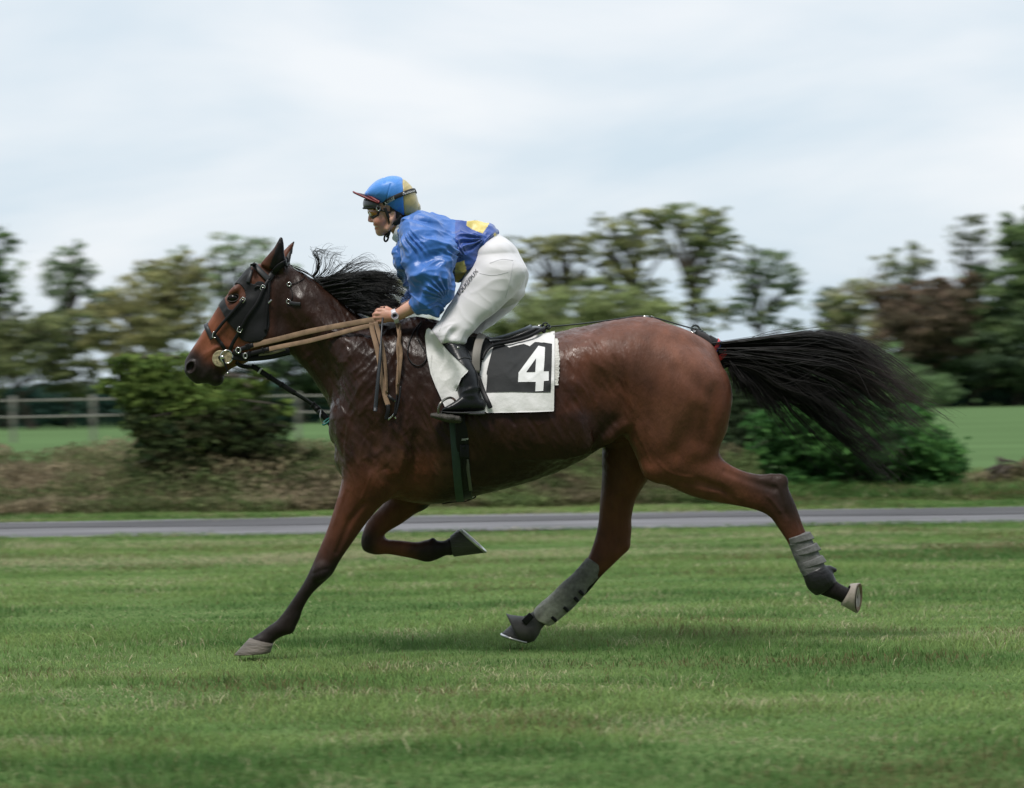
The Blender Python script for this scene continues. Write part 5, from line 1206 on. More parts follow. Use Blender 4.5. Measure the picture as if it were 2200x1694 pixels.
# ---- bridle
bridle = empty('bridle', P(540,650,0), 'black leather bridle with cheek hood, round bit guards and brown webbing reins', 'bridle')
def hood():
    """black lycra hood: the skin of the head inside a traced outline, lifted a few millimetres"""
    outer = [(541,566),(528,578),(505,603),(488,626),(478,640),(468,655),(474,664),(483,678),(488,690),(497,701),(508,711),(511,722),(520,732),(540,737),(562,733),(573,722),(580,695),(577,660),(575,622),(566,606),(553,604),(546,612),(533,607),(540,588)]
    hole = [(486,629),(498,615),(511,610),(523,619),(528,633),(527,646),(517,657),(504,665),(492,666),(485,652),(483,638)]
    fc = HV[HQ].mean(1); fx, fy = pix(fc); keep = inpoly(fx, fy, outer)&~inpoly(fx, fy, hole)&(np.abs(fc[:, 1]) < .3)
    q = HQ[keep]; u, inv = np.unique(q, return_inverse=True); V = HV[u]+HN[u]*(.0042+.0022*fold_noise(HV[u], 26, 51, .9, .35)*sstep(.01,.05,np.abs(HV[u][:,1])))[:, None]; q = inv.reshape(q.shape)
    es = {}
    for k in range(4):
        for a, b in zip(q[:, k].tolist(), q[:, (k+1) % 4].tolist()): es[(a, b)] = 1
    nb = {}
    for a, b in es:
        if (b, a) not in es: nb.setdefault(a, []).append(b); nb.setdefault(b, []).append(a)
    bi = np.array(list(nb)); 
    for _ in range(14):
        V[bi] = np.array([V[i]*.4+np.mean(V[nb[i]], 0)*.6 for i in bi.tolist()])
    V = laplace(V, q, 3); n = len(V); Vi = V-HN[u]*.005
    ed = np.concatenate([np.stack([q[:, i], q[:, (i+1) % 4]], 1) for i in range(4)]); key = set(map(tuple, ed.tolist()))
    side = [(a, b, b+n, a+n) for a, b in key if (b, a) not in key]
    Fs = np.vstack([q, q[:, ::-1]+n, np.array(side)[:, ::-1]])
    return np.vstack([V, Vi]), Fs
V, Q = hood(); mesh_obj('hood', V, Q, mat('hood_lycra', (.008,.0085,.010), spec=.2, rough=.62, bump=.3, bscale=30, var=.15, sheen=.15, bdist=.004), bridle)
def near_strap(pts, w, m, name, off=.006, t=.004, mirror=True, parent=None, n=6):
    C, Nn = path_on(BV, pts, off, n)
    for _ in range(2): C[1:-1] = (C[:-2]+C[1:-1]*2+C[2:])/4; Nn[1:-1] = (Nn[:-2]+Nn[1:-1]+Nn[2:])
    Nn /= np.linalg.norm(Nn, axis=1)[:, None]
    V, Fq = strap(C, Nn, w, t); mesh_obj(name, V, Fq, m, parent or bridle)
    if mirror:
        V2 = V*[1,-1,1]; mesh_obj(name, V2, [f_[::-1] for f_ in Fq], m, parent or bridle)
def buckle(px, py, ang, w, h, m=None, off=.009, name='buckle', parent=None, r=.0022, y=None):
    q, nn = hit(px, py, off)
    if q is None or y is not None: q = P(px, py, y if y is not None else -.07)
    t_ = np.linspace(0, 2*pi, 25)[:-1]; ex = np.sign(np.cos(t_))*np.abs(np.cos(t_))**.5*w/2; ez = np.sign(np.sin(t_))*np.abs(np.sin(t_))**.5*h/2
    C = q+np.stack([ex*cos(ang)-ez*sin(ang), 0*ex-.002, ex*sin(ang)+ez*cos(ang)], 1); V, Fq = tube(C, r, 7, closed=True); mesh_obj(name, V, Fq, m or m_chrome, parent or bridle)
    V, Fq = tube(np.array([q+[0,-.003,0]-np.array([cos(ang),0,sin(ang)])*0, q+np.array([-sin(ang),0,cos(ang)])*h*.5+[0,-.004,0]]), r*.8, 6); mesh_obj('prong', V, Fq, m or m_chrome, parent or bridle)
near_strap([(542,568),(549,575),(558,584),(568,594),(577,603)], .024, m_greyl, 'browband', .008)
near_strap([(617,560),(608,566),(596,576),(584,592),(577,603)], .026, m_leather, 'headpiece')
band((617,560), (600,690), .020, m_leather, 'headpiece_top', .005, bridle, n=20, a0=-24, a1=24)
near_strap([(577,604),(571,612),(564,626),(558,640),(550,655),(541,668),(531,682),(523,697),(517,707)], .014, m_leather, 'cheekpiece', .010)
near_strap([(516,712),(509,724),(501,738),(495,750)], .015, m_leather, 'cheekpiece', .008)
near_strap([(578,604),(577,625),(575,650),(573,668),(571,690),(570,712)], .011, m_leather, 'throatlatch', .009)
near_strap([(561,618),(553,616),(548,621)], .007, m_leather, 'point_strap', .008)
near_strap([(541,584),(537,596),(533,608)], .016, m_greyl, 'forehead_strap', .007)
near_strap([(523,646),(514,657),(503,670),(492,683),(482,694),(474,704),(465,716),(460,722)], .013, m_leather, 'cross_strap', .010)
near_strap([(462,719),(469,728),(476,738),(484,750)], .016, m_leather, 'noseband_cheek', .008)
band((443,697), (492,790), .019, m_greyl, 'noseband', .006, bridle, n=40, a0=-62, a1=62)
buckle(564,620,-.5,.016,.022); buckle(516,708,-.4,.018,.022); buckle(522,646,-.7,.016,.022); buckle(463,720,-.2,.014,.024)
q, nn = hit(578,650,.012); V, Fq = box(q, (.026,.005,.006), R=Matrix.Rotation(-.75, 3, 'Y'), bev=.001); mesh_obj('slide', V, Fq, m_chrome, bridle)
# bit, guards and rings on both cheeks
m_guard = mat('bit_guard', (.34,.29,.18), spec=.1, rough=.9, bump=.6, bscale=110, var=.45, vscale=90, bdist=.004)
for s in (-1, 1):
    c = P(474,771,.070*s)
    V, Fq = disc(c, (-.15, s, 0), .036, .007); mesh_obj('bit_guard', V, Fq, m_guard, bridle, smooth=False)
    c2 = P(488,767,.071*s); V, Fq = disc(c2, (-.1, s, 0), .024, .009); mesh_obj('bit_guard', V, Fq, m_guard, bridle, smooth=False)
    t_ = np.linspace(0, 2*pi, 37)[:-1]; C = P(487,767,.082*s)+np.stack([.0255*np.cos(t_), -.003*s*np.cos(t_), .0275*np.sin(t_)], 1); V, Fq = tube(C, .0030, 8, closed=True); mesh_obj('bit_ring', V, Fq, m_chrome, bridle)
    t2 = t_; C = P(473,769,.079*s)+np.stack([.006*np.cos(t2), 0*t2, .007*np.sin(t2)], 1); V, Fq = tube(C, .0025, 7, closed=True); mesh_obj('guard_hole', V, Fq, m_leather, bridle)
    V, Fq = tube(catmull([P(476,768,.082*s), P(483,782,.085*s), P(488,796,.082*s), P(492,804,.080*s)], 4), .0042, 8); mesh_obj('bit_shank', V, Fq, m_leather, bridle)
    V, Fq = uvsphere(P(489.5,802,.084*s), .0055, 10, 8); mesh_obj('bit_end', V, Fq, m_chrome, bridle)
    V, Fq = box(P(478,768,.086*s), (.014,.008,.014), bev=.003); mesh_obj('bit_joint', V, Fq, m_chrome, bridle)
V, Fq = tube(np.array([P(480,768,-.07), P(480,768,.07)]), .007, 10); mesh_obj('mouthpiece', V, Fq, m_steel, bridle)
# chin straps and the wide padded strap under the jaw
def free_strap(pts, w, m, name, off=.006, t=.003, parent=None, nrm=(0,-1,.15), mirror=False, n=8):
    C = path_free(pts, [BV], off, n); V, Fq = strap(C, np.array(nrm, float), w, t); mesh_obj(name, V, Fq, m, parent or bridle)
    if mirror: mesh_obj(name, V*[1,-1,1], [f_[::-1] for f_ in Fq], m, parent or bridle)
    return C
free_strap([(499,766,-.078),(520,769,-.075),(545,768,-.07),(575,764,-.08),(604,757,-.085),(622,753,-.088)], .028, m_leather, 'jaw_strap', mirror=True)
free_strap([(500,756,-.080),(512,760,-.080),(524,764,-.078)], .022, m_leather, 'ring_strap')
free_strap([(556,763,-.090),(585,759,-.094),(613,751,-.095)], .010, mat('pale_strap', (.22,.20,.13), rough=.8), 'strap_lining')
V, Fq = tube(catmull([P(507,779,-.05), P(517,786,-.055), P(536,790,-.02), P(536,790,.02), P(517,786,.055)], 4), .009, 8, flat=.5); mesh_obj('chin_loop', V, Fq, m_leather, bridle)
C = P(0,0,0)
# reins
RA = [(511,753,-.085),(545,742,-.090),(600,729,-.115),(660,714,-.135),(720,702,-.150),(770,693,-.155),(806,687,-.150)]
RB = [(519,765,-.085),(548,758,-.090),(600,746,-.118),(660,734,-.140),(720,719,-.155),(770,706,-.160),(808,697,-.150)]
for s, mm in ((-1, 1), (1, -1)):
    for i, RR in enumerate((RA, RB)):
        C = path_free(RR, [BV], .006, 8); C = C*[1, mm, 1]
        if mm < 0: C[:, 1] = C[:, 1]*np.linspace(1, .75, len(C))
        cut = 9 if i == 0 else 14
        V, Fq = strap(C[:cut], np.array([0,-1.*mm,.12]), .020, .0045); mesh_obj('rein_end', V, Fq, m_leather, bridle)
        V, Fq = strap(C[cut-3:], np.array([.02,-1.*mm,.18+.1*i]), .0235 if i == 0 else .0205, .003); mesh_obj('rein', V, Fq, m_brown, bridle)
        if mm > 0:
            for k in (5, cut-3): 
                T = C[k+1]-C[k]; T /= np.linalg.norm(T); V, Fq = box(C[k]+[0,-.005,0], (.008,.008,.026), R=Matrix.Rotation(-math.atan2(T[2], T[0]), 3, 'Y'), bev=.002); mesh_obj('keeper', V, Fq, m_leather, bridle)
t_ = np.linspace(0, 2*pi, 25)[:-1]
V, Fq = tube(P(512,753,-.09)+np.stack([.010*np.cos(t_), 0*t_, .012*np.sin(t_)], 1), .003, 7, closed=True); mesh_obj('rein_buckle', V, Fq, m_chrome, bridle)
V, Fq = tube(P(527,765,-.09)+np.stack([.008*np.cos(t_), 0*t_, .011*np.sin(t_)], 1), .0028, 7, closed=True); mesh_obj('rein_buckle', V, Fq, m_steel, bridle)
# hanging ends of the reins
BVH_ = [BV]
def hang(pts, w, m, name, tw=None, off=.010, t=.003):
    C = path_free(pts, [BV], off, 6); Nn = np.tile([0,-1.,.1], (len(C), 1))
    if tw is not None: a = np.interp(np.linspace(0,1,len(C)), np.linspace(0,1,len(tw)), tw); Nn = np.stack([np.sin(a), -np.cos(a), 0*a+.05], 1)
    V, Fq = strap(C, Nn, w, t); mesh_obj(name, V, Fq, m, bridle)
hang([(798,694,-.16),(800,712,-.17),(808,742,-.20),(815,775,-.22),(820,815,-.25),(827,850,-.27),(834,872,-.28)], .021, m_brown, 'rein_tail', [.2,.3,.1,-.3,.1,.3])
hang([(807,692,-.165),(813,715,-.18),(820,742,-.21),(826,775,-.23),(829,810,-.25),(830,845,-.27)], .019, m_brown, 'rein_tail', [.5,.2,.6,.9,1.0])
hang([(852,692,-.14),(857,712,-.17),(858,735,-.20),(860,762,-.22),(857,795,-.24),(854,825,-.25),(853,850,-.26)], .020, m_brown, 'rein_tail', [.9,.4,1.0,.1,.2,.8,1.2])
hang([(860,696,-.15),(856,725,-.19),(854,750,-.22),(856,790,-.24),(854,830,-.26)], .014, m_brown, 'rein_tail', [1.1,1.0,.6,1.1,1.2])
hang([(833,870,-.285),(834,882,-.29),(831,895,-.29),(830,902,-.29)], .016, m_leather, 'rein_tip')
hang([(853,848,-.262),(851,868,-.275),(849,885,-.28),(846,896,-.285)], .012, m_leather, 'rein_tip', [1,.3,.8])
hang([(861,830,-.26),(859,850,-.27),(855,872,-.28),(850,892,-.285)], .008, m_leather, 'rein_tip')
hang([(834,850,-.27),(840,856,-.28),(848,862,-.28)], .014, m_leather, 'rein_tip')
for c_, a_ in (((847,861),-.7),((847,893),.9),((838,899),.7),((851,897),-1.1)):
    q, nn = hit(*c_, .016); V, Fq = box(q, (.020,.004,.006), R=Matrix.Rotation(-a_, 3, 'Y'), bev=.0015); mesh_obj('rein_buckle', V, Fq, m_chrome, bridle)
# thin loop before the saddle
lp = [(906,691),(890,711),(879,737),(876,764),(887,782),(901,786),(914,776),(916,761),(905,741),(897,726),(897,711),(907,694)]
C = path_free(lp, [BV], .006, 5); V, Fq = tube(C, .0026, 7); yk = empty('neck_cord', P(895,786,-.25), 'thin black cord looped in front of the saddle cloth', 'cord'); mesh_obj('cord', V, Fq, m_leather, yk)
# check cord on the neck
ck = empty('check_cord', P(620,640,-.1), 'thin dark cord with two small rings behind the ear', 'cord')
C = path_free([(600,566),(615,566),(640,580),(653,590),(651,600),(636,608),(622,612),(627,625),(628,640),(621,650)], [BV], .004, 5); V, Fq = tube(C, .0016, 6); mesh_obj('cord', V, Fq, m_leather, ck)
for c_ in ((621,612),(621,649)):
    q, nn = hit(*c_, .006); V, Fq = tube(q+np.stack([.0085*np.cos(t_), 0*t_, .0085*np.sin(t_)], 1), .0022, 7, closed=True); mesh_obj('ring', V, Fq, m_chrome, ck)
C, Nn = path_on(BV, [(623,651),(632,653),(646,654)], .003); V, Fq = strap(C, Nn, .016, .003); mesh_obj('tab', V, Fq, m_greyl, ck)
# far-ear strap loop
# whip
whip = empty('whip', P(806,884,-.28), 'black riding whip pointing down from the near hand', 'whip')
C = np.array([P(826,660,-.128), P(823,680,-.150), P(821,697,-.185), P(818,740,-.235), P(816,776,-.265), P(811,830,-.295), P(806,884,-.31)]); C = catmull(C, 5)
V, Fq = tube(C, np.interp(np.linspace(0,1,len(C)), [0,.3,.5,.6,1], [.0048,.0042,.0046,.0072,.0090]), 10); mesh_obj('shaft', V, Fq, mat('whip_grey', (.020,.023,.028), rough=.4, bump=.3, bscale=200, bdist=.001), whip)
# martingale
mart = empty('martingale', P(640,850,0), 'black strap running from the chin down to the chest of the horse', 'martingale')
MP = [P(540,787,0), P(552,793,0), P(575,808,0), P(600,824,0), P(630,843,0), P(655,858,0), P(672,870,0), P(690,888,0), P(706,905,0), P(716,920,-.01)]
C = catmull(MP, 6)
V, Fq = strap(C[:26], np.array([0,-1,.05]), .022, .006); mesh_obj('chin_strap', V, Fq, m_leather, mart)
V, Fq = tube(C[24:40]+[0,-.004,.004], .0048, 8); mesh_obj('cord', V, Fq, m_greyl, mart); V, Fq = tube(C[24:40]+[0,.006,-.006], .0042, 8); mesh_obj('cord', V, Fq, m_leather, mart)
V, Fq = strap(C[36:], np.array([0,-1,.05]), .026, .008); mesh_obj('chest_strap', V, Fq, m_leather, mart)
for k in (8, 13, 19, 36): V, Fq = box(C[k]+[0,-.005,0], (.010,.012,.028), R=Matrix.Rotation(.57, 3, 'Y'), bev=.003); mesh_obj('keeper', V, Fq, m_leather if k > 8 else m_steel, mart)
for k, c_ in ((39, m_leather),(41, m_greyl)): V, Fq = uvsphere(C[k], (.016,.014,.014), 12, 8); mesh_obj('knot', V, Fq, c_, mart)
m_teal = mat('teal_cord', (.02,.16,.14), rough=.6)
V, Fq = tube(P(702,906,-.02)+np.stack([.020*np.cos(t_)*np.cos(.6), .014*np.sin(t_), .020*np.cos(t_)*np.sin(.6)+.008*np.sin(t_)], 1), .0042, 8, closed=True); mesh_obj('clip', V, Fq, m_teal, mart)
V, Fq = tube(catmull([P(690,880,-.02), P(688,895,-.03), P(692,908,-.03), P(704,912,-.03)], 5), .0028, 7); mesh_obj('cord_end', V, Fq, m_steel, mart)

# ---- leg boots
def legboot(rows, k, m, name, res=.003, extra=None, p=2.2, fold=.0015, caps=(.02,.02)):
    A = np.array([[r[0], r[1]] for r in rows]+[[r[2], r[3]] for r in rows]); y = rows[0][4]
    lo = P(A[:, 0].min()-14, A[:, 1].max()+14, y); hi = P(A[:, 0].max()+14, A[:, 1].min()-14, y)
    f = Field((lo[0], y-.09, lo[2]), (hi[0], y+.09, hi[2]), res); f.loft(rows, k=0, p=p, cap0=caps[0], cap1=caps[1])
    if extra: extra(f)
    f.blur(1); V, Q = f.mesh(2); return V+normals(V, Q)*(fold_noise(V, 40, 61, .3, .5)*fold)[:, None], Q
m_felt = mat('grey_neoprene', (.14,.14,.138), rough=.9, bump=.6, bscale=160, var=.3, vscale=35, bdist=.003)
m_feltd = mat('dusty_neoprene', (.27,.26,.225), rough=.95, bump=.7, bscale=140, var=.35, vscale=40, bdist=.003)
b1 = empty('tendon_boot', P(1210,1290,.14), 'long dusty grey tendon boot on the far hind leg', 'horse boot')
rows = [(1263,1197,1300,1219,.14,.040),(1247,1215,1286,1242,.14,.039),(1229,1235,1268,1262,.14,.038),(1208,1253,1249,1287,.14,.040),(1184,1277,1226,1311,.14,.043),(1159,1298,1202,1331,.14,.046),(1146,1314,1186,1343,.14,.044),(1147,1328,1174,1345,.14,.038)]
V, Q = legboot(rows, 0, m_felt, 'shell', fold=.0012)
px, py = pix(V); tt = sstep(1235, 1165, px)[:, None]; cc = np.array([.15,.147,.14])*(1-tt)+np.array([.42,.40,.34])*tt
cc = cc*(1+.25*fbm(V, 40, 3, 3))[:, None]
mesh_obj('shell', V, Q, mat('neoprene', (.1,.1,.1), rough=.92, bump=.7, bscale=150, var=.2, vscale=60, attr='col', bdist=.003), b1, attrs={'col': np.clip(cc,.02,.5)})
for (x, y_), l in (((1249,1274),.026),((1238,1288),.026),((1216,1309),.028),((1190,1330),.030)):
    V, Fq = box(P(x, y_, .11), (l, .03, .014), R=Matrix.Rotation(.78, 3, 'Y'), bev=.004); mesh_obj('fastening_tab', V, Fq, m_leather, b1)
b2 = empty('tendon_boot', P(1735,1200,-.13), 'grey strapped tendon boot on the trailing near hind leg', 'horse boot')
rows = [(1691,1158,1733,1141,-.13,.036),(1699,1180,1744,1160,-.13,.036),(1707,1200,1756,1181,-.13,.036),(1717,1222,1767,1203,-.13,.037),(1727,1241,1774,1218,-.13,.036)]
V, Q = legboot(rows, 0, m_felt, 'shell'); mesh_obj('shell', V, Q, m_felt, b2)
for a, b, ro in (((1690,1163),(1748,1152),0),((1702,1190),(1762,1176),0),((1714,1217),(1774,1202),0)):
    rws = [(a[0]-1,a[1]-7,b[0]-8,b[1]-11,-.13,.040),(a[0]+6,a[1]+8,b[0]+3,b[1]+6,-.13,.041)]
    V, Q = legboot(rws, 0, m_felt, 'strap', fold=.001); mesh_obj('strap', V, Q, m_felt, b2)
b3 = empty('fetlock_boot', P(1760,1250,-.13), 'round black fetlock boot below the grey boot', 'horse boot')
V, Q = legboot([(1726,1238,1775,1216,-.13,.040),(1730,1252,1787,1228,-.13,.046),(1738,1268,1793,1240,-.13,.045),(1752,1279,1797,1249,-.13,.036)], 0, m_leather, 'cup', extra=lambda f: f.cap([P(1782,1224,-.13), P(1793,1225,-.13)], [.018,.010], k=.01), caps=(.4,.3), fold=.0008)
mesh_obj('cup', V, Q, mat('black_rubber', (.010,.010,.011), rough=.4, bump=.3, bscale=60), b3)
m_bell = mat('bell_rubber', (.060,.056,.050), rough=.6, bump=.4, bscale=60, var=.3, vscale=20, bdist=.003)
b4 = empty('bell_boot', P(1115,1350,.14), 'grey rubber bell boot flapping up over the far hind hoof', 'horse boot')
ringz = []
for (a, b, bb) in (((1148,1313),(1171,1343),.030),((1140,1318),(1163,1352),.034),((1128,1325),(1157,1365),.046),((1110,1323),(1148,1378),.062),((1094,1321),(1128,1384),.070),((1087,1318),(1118,1378),.072),((1087,1318),(1118,1378),.067),((1110,1326),(1145,1374),.057),((1130,1330),(1155,1360),.040)):
    A_, B_ = P(*a, .14), P(*b, .14); c = (A_+B_)/2; u = (A_-B_)/2; ringz.append(c+u*np.cos(th)[:, None]+np.array([0,1,0])*bb*np.sin(th)[:, None])
V = np.vstack(ringz); mesh_obj('skirt', V, grid_faces(len(ringz), len(th), True), m_bell, b4)
V, Fq = box(P(1134,1330,.085), (.03,.012,.05), R=Matrix.Rotation(.8, 3, 'Y'), bev=.004); mesh_obj('fastening', V, Fq, m_leather, b4)
# ================================================================== SETTING AND BACKGROUND
def sheet(name, x0, x1, y0, y1, z, m, wob=0.0, n=80, seed=0, kind='structure'):
    xs = np.linspace(x0, x1, n); a = np.stack([xs, y0+wob*noise(np.stack([xs*.5, xs*0, xs*0+seed], 1), 1, 3), xs*0+z], 1); b = np.stack([xs, y1+wob*noise(np.stack([xs*.5, xs*0+5, xs*0+seed], 1), 1, 4), xs*0+z], 1)
    V = np.vstack([a, b]); Fs = [(i, i+1, i+1+n, i+n) for i in range(n-1)]
    o = mesh_obj(name, V, Fs, m, smooth=False); return tag(o, kind=kind)
def ground_mat():
    m = bpy.data.materials.new('turf_soil'); m.use_nodes = True; t = m.node_tree; b = t.nodes['Principled BSDF']; b.inputs['Roughness'].default_value = .9; b.inputs['Specular IOR Level'].default_value = 0
    tcn = t.nodes.new('ShaderNodeTexCoord'); mp_ = t.nodes.new('ShaderNodeMapping'); mp_.inputs['Scale'].default_value = (.35, 1, 1); t.links.new(tcn.outputs['Object'], mp_.inputs[0])
    n1 = t.nodes.new('ShaderNodeTexNoise'); n1.inputs['Scale'].default_value = 1.3; n1.inputs['Detail'].default_value = 8; n1.inputs['Roughness'].default_value = .65; t.links.new(mp_.outputs[0], n1.inputs[0])
    r = t.nodes.new('ShaderNodeValToRGB'); e = r.color_ramp.elements; e[0].position = .3; e[0].color = (.060,.11,.035,1); e[1].position = .72; e[1].color = (.14,.20,.075,1)
    t.links.new(n1.outputs[0], r.inputs[0]); t.links.new(r.outputs[0], b.inputs['Base Color'])
    return m
m_turf = ground_mat()
tag(mesh_obj('ground', np.array([[-900,-25,0],[900,-25,0],[900,1500,0],[-900,1500,0]]), [(0,1,2,3)], m_turf, smooth=False), kind='structure')
m_road = mat('gravel_track', (.125,.122,.130), rough=.9, bump=.8, bscale=30, var=.35, vscale=2.2, aniso=(.25,1,1), bdist=.02, detail=8)
m_road2 = mat('gravel_track_dark', (.060,.058,.062), rough=.9, bump=.6, bscale=30, var=.35, vscale=2.0, aniso=(.2,1,1), bdist=.02, detail=8)
sheet('road', -60, 60, 8.85, 11.45, .006, m_road, .20, 500, 1)
sheet('wheel_track', -60, 60, 10.2, 11.1, .010, m_road2, .30, 500, 2)
m_mead = mat('meadow_turf', (.092,.150,.064), rough=1.0, spec=0, var=.16, vscale=.35, aniso=(.3,1,1), detail=6)
sheet('meadow', -300, 300, 18, 119, .005, m_mead, 0, 8)

# grass blades
def blades(N, xr, yr, hgt, wid, seed, dens=None, zbase=0.0, lean=.5):
    R = np.random.default_rng(seed)
    y = yr[0]+(yr[1]-yr[0])*R.random(N)**1.25 if dens is None else dens(R, N)
    half = .235*(y+D0)+2.2
    x = R.uniform(-1, 1, N)*half
    a = R.normal(0, .55, N)+pi*(R.random(N) < .5); ln = np.abs(R.normal(.75, lean, N)); h = hgt*R.uniform(.5, 1.35, N); tf = fbm(np.stack([x*.5, y, 0*x], 1), 2.6, 91, 3); h = h*np.clip(1+.5*tf, .45, 1.9); w_ = wid*R.uniform(.7, 1.3, N)*(1+.045*np.maximum(y, 0))
    base = np.stack([x, y, np.full(N, zbase-.004)], 1); d = np.stack([np.cos(a), np.sin(a), 0*a], 1); s_ = np.stack([-np.sin(a), np.cos(a), 0*a], 1)
    l1 = d*(h*ln*.35)[:, None]+np.array([0, 0, 1])*(h*.55)[:, None]; l2 = d*(h*ln)[:, None]+np.array([0, 0, 1])*(h*(1-.25*np.abs(ln)))[:, None]
    sw = s_*w_[:, None]*.5
    V = np.stack([base-sw, base+sw, base+l1+sw*.8, base+l1-sw*.8, base+l2], 1).reshape(-1, 3)
    k = np.arange(N)*5; T = np.concatenate([np.stack([k, k+1, k+2], 1), np.stack([k, k+2, k+3], 1), np.stack([k+3, k+2, k+4], 1)])
    P_ = np.stack([x*.35, y, 0*x], 1); n1 = fbm(P_, .9, 21, 4)*.8+fbm(np.stack([x*.4, y*2.2, 0*x], 1), 2.0, 22, 3)*.7; n2 = fbm(np.stack([x*.6, y*1.4, 0*x], 1), 3.2, 25, 3)
    c = np.tile(np.array([.140, .245, .072]), (N, 1)); 
    def mixc(c, col, m): m = np.clip(m, 0, 1)[:, None]; return c*(1-m)+np.array(col)*m
    c = mixc(c, (.24, .33, .11), sstep(-.1, .6, n1)*.85); c = mixc(c, (.060, .140, .036), sstep(0, -.6, n1)*.85)
    band_ = np.exp(-((y-6.0+.3*noise(P_, 1.1, 8))/.38)**2)*sstep(-.6, .4, noise(P_*[.8, 1, 1], 1.3, 33))+.75*np.exp(-((y-7.4+.3*noise(P_, .9, 12))/.55)**2)*sstep(-.2, .5, noise(P_, .9, 31))
    dry = np.clip(band_*1.1+sstep(.30, .95, n2+.3*n1)*.5+.03, 0, 1)
    pick = R.random(N) < dry*.85
    c[pick] = np.array([.50, .46, .29])*R.uniform(.6, 1.15, pick.sum())[:, None]
    br = R.random(N) < .05+.35*sstep(.35, .8, fbm(np.stack([x*.5, y, 0*x], 1), 1.7, 55, 3)); c[br] = (.16, .12, .06)
    c *= R.uniform(.8, 1.2, N)[:, None]
    return V, T, np.repeat(c, 5, 0)
m_grass = mat('grass_blade', (.06,.14,.03), rough=.7, var=.05, attr='col', spec=.06)
def add_blades(name, *a, **k):
    V, T, c = blades(*a, **k); o = mesh_obj(name, V, T, m_grass, attrs={'col': c}, smooth=False); return tag(o, kind='stuff')
add_blades('grass', 620000, None, (-4.2, 8.85), .034, .0034, 31)
add_blades('verge_grass', 50000, None, (11.5, 12.9), .045, .005, 32, lean=.6)
def edge_tufts(R, N):
    s_ = R.random(N) < .5; return np.where(s_, 8.8+np.abs(R.normal(0, .16, N)), 11.5-np.abs(R.normal(0, .20, N)))
add_blades('edge_grass', 14000, None, (0, 1), .035, .006, 36, dens=edge_tufts)
add_blades('rough_grass', 70000, None, (12.9, 18.5), .14, .008, 33, lean=.4)

# ---- foliage
m_leaf = mat('foliage', (.06,.1,.03), rough=.7, var=.12, vscale=3, attr='col', spec=.10)
def translucent(m, f):
    t = m.node_tree; b = t.nodes['Principled BSDF']; o = t.nodes['Material Output']; tr = t.nodes.new('ShaderNodeBsdfTranslucent'); mxs = t.nodes.new('ShaderNodeMixShader'); mxs.inputs[0].default_value = f
    t.links.new(b.inputs['Base Color'].links[0].from_socket, tr.inputs[0]); t.links.new(b.outputs[0], mxs.inputs[1]); t.links.new(tr.outputs[0], mxs.inputs[2]); t.links.new(mxs.outputs[0], o.inputs[0])
translucent(m_leaf, .45); translucent(m_grass, .3)
m_bark = mat('bark', (.075,.062,.050), rough=.95, bump=.8, bscale=18, var=.3, aniso=(1,1,.2), bdist=.03)
def leaf_mesh(C, size, col, R, droop=.0):
    n = len(C); a = R.normal(0, 1, (n, 3)); a /= np.linalg.norm(a, axis=1)[:, None]; b = np.cross(a, R.normal(0, 1, (n, 3))); b /= np.linalg.norm(b, axis=1)[:, None]+1e-9
    s_ = (size*R.uniform(.55, 1.4, n))[:, None]; a = a*s_*.62; b = b*s_*.36
    nn = np.cross(a, b); nn /= np.linalg.norm(nn, axis=1)[:, None]+1e-9; bend = nn*s_*.10
    V = np.stack([C-a, C+b*.9+bend, C+a, C-b*.9+bend], 1).reshape(-1, 3); k = np.arange(n)*4
    return V, np.stack([k, k+1, k+2, k+3], 1), np.repeat(col, 4, 0)
def crown_pts(blobs, z, n, R, clump=14, shell=.55, ky=.8, cr_=.16):
    """leaf positions in clumps spread through a set of ellipsoids given as (px, py, rx, ry) pixels at distance z"""
    y = z-D0; wt = np.array([b[2]*b[3] for b in blobs], float); wt /= wt.sum(); out = []; cid = []
    k = R.choice(len(blobs), max(2, n//clump), p=wt); s_ = z/F
    for i, bi in enumerate(k):
        b = blobs[bi]; d = R.normal(0, 1, 3); d /= np.linalg.norm(d); r = R.random()**(1/3.)*(1-shell)+shell*R.random()**.3
        c = P(b[0], b[1], y)+d*[b[2]*s_, b[2]*s_*ky, b[3]*s_]*r
        m = max(3, int(clump*R.uniform(.5, 1.5))); rad = cr_*np.sqrt(b[2]*b[3])*s_*R.uniform(.5, 1.3)
        out.append(c+R.normal(0, 1, (m, 3))*rad*[1.25, 1, .55]); cid += [i]*m
    return np.vstack(out), np.array(cid)
